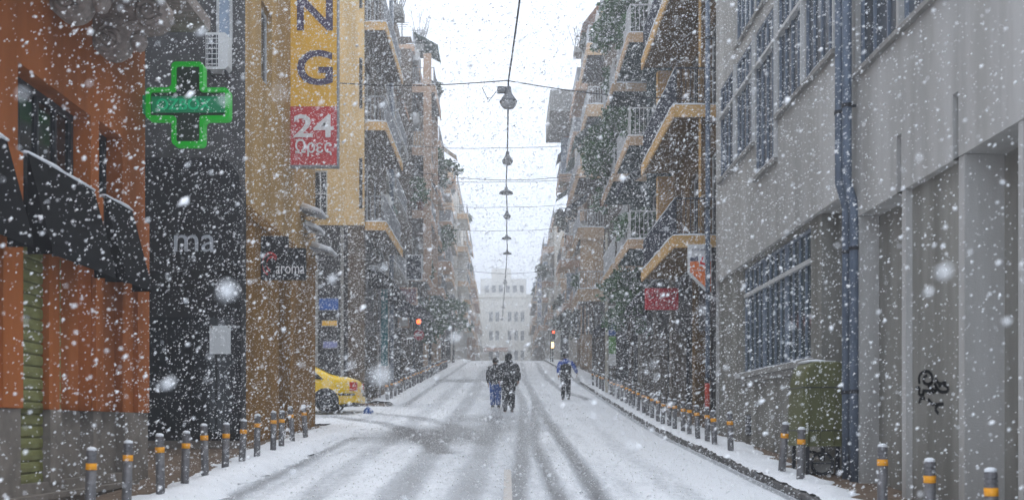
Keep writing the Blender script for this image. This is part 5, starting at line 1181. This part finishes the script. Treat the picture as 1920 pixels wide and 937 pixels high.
mb = MB(); mb.loft([[(-4.2+.16*k*math.cos(q)*(1+.2*math.sin(3*q)), 32.3+.12*k*math.sin(q), gz(32.2)+z) for q in np.linspace(0,2*math.pi,12,endpoint=False)] for z, k in ((0,.9),(.08,1),(.16,.6),(.22,.15))]); mb.build('sack', BLUE, t, True)
mb = MB(); mb.tube([(-4.24,32.3,gz(32.2)+.2),(-4.22,32.3,gz(32.2)+.27),(-4.18,32.3,gz(32.2)+.2)],.008,5); mb.build('handle', BLUE, t)

# ------------------------------------------------------------------ falling snow
def flakes(n, ylo, yhi, rmed, sig, ramp):
    """flakes spread through the air of the street, thinner close to the photographer"""
    base = np.array([(1,0,0),(-.5,.87,0),(-.5,-.87,0),(0,0,1),(0,0,-1)], float)
    tri = np.array([(0,1,3),(1,2,3),(2,0,3),(1,0,4),(2,1,4),(0,2,4)])
    C = np.zeros((0,3))
    while len(C) < n:
        m = n*3; y = RNG.uniform(ylo, yhi, m); x = RNG.uniform(-6.8, 6.8, m); z = RNG.uniform(0, 24, m)
        k = (np.abs(x) < .55*y+2.2) & (z < .44*y+4.5) & (RNG.random(m) < np.clip((y-ramp[0])/(ramp[1]-ramp[0]), ramp[2], 1)) & (x > XL+.1) & (x < XR-.1)
        C = np.concatenate([C, np.stack([x, y, z], 1)[k]])
    c = C[:n].copy(); c[:,2] = np.maximum(c[:,2], np.interp(c[:,1], _ys, _zs)+.05)
    r = np.clip(np.exp(RNG.normal(np.log(rmed), sig, n)), .002, .022)
    v = base[None]*(1+RNG.uniform(-.45,.35,(n,5,1)))*r[:,None,None]
    q = RNG.normal(size=(n,4)); q /= np.linalg.norm(q, axis=1, keepdims=True); w, x, y, z = q.T
    M = np.stack([1-2*(y*y+z*z),2*(x*y-z*w),2*(x*z+y*w),2*(x*y+z*w),1-2*(x*x+z*z),2*(y*z-x*w),2*(x*z-y*w),2*(y*z+x*w),1-2*(x*x+y*y)],1).reshape(n,3,3)
    v = np.einsum('nij,nkj->nki', M, v); d = np.array([.75,.1,.55]); d /= np.linalg.norm(d)
    v = v + (v@d)[...,None]*d*RNG.uniform(0,1.0,(n,1,1)) + c[:,None,:]
    me = bpy.data.meshes.new('snowfall'); me.vertices.add(n*5); me.vertices.foreach_set('co', v.ravel())
    f = (tri[None]+(np.arange(n)*5)[:,None,None]).reshape(-1,3); me.loops.add(f.size); me.loops.foreach_set('vertex_index', f.ravel()); me.polygons.add(len(f)); me.polygons.foreach_set('loop_start', np.arange(len(f))*3)
    me.update(calc_edges=True); me.polygons.foreach_set('use_smooth', [True]*len(f))
    return me
FLM = mat('flake', (.95,.96,.97), .8, 0)
me = flakes(380000, 1.6, 36, .0052, .42, (2.0, 11, .05)); me.materials.append(FLM)
tag(link('snowfall', me), 'dense white snowflakes falling through the near street', 'snowfall', kind='stuff')
me = flakes(700, .75, 2.4, .0055, .35, (0, 1, 1)); me.materials.append(FLM)
tag(link('snowfall', me), 'few large soft snowflakes drifting close to the camera', 'snowfall', kind='stuff')
me = flakes(50000, 36, 120, .0095, .35, (0, 1, 1)); me.materials.append(FLM)
tag(link('snowfall', me), 'fine snowflakes falling far up the street', 'snowfall', kind='stuff')

# ------------------------------------------------------------------ snow-filled air
hz_ = MB(); hz_.box(-34, 34, -38, 275, -4.5, Z(38)); ho = hz_.build('haze', []) if False else link('haze', hz_.mesh('haze', []))
hm = bpy.data.materials.new('haze_air'); hm.use_nodes = True; ht = hm.node_tree; ht.nodes.clear()
vo = ht.nodes.new('ShaderNodeVolumePrincipled'); vo.inputs['Color'].default_value = (.93,.95,.98,1); vo.inputs['Density'].default_value = .0042; vo.inputs['Anisotropy'].default_value = .2
om = ht.nodes.new('ShaderNodeOutputMaterial'); ht.links.new(vo.outputs[0], om.inputs['Volume']); ho.data.materials.append(hm)
tag(ho, 'pale snowy haze filling the street air', 'haze', kind='stuff')
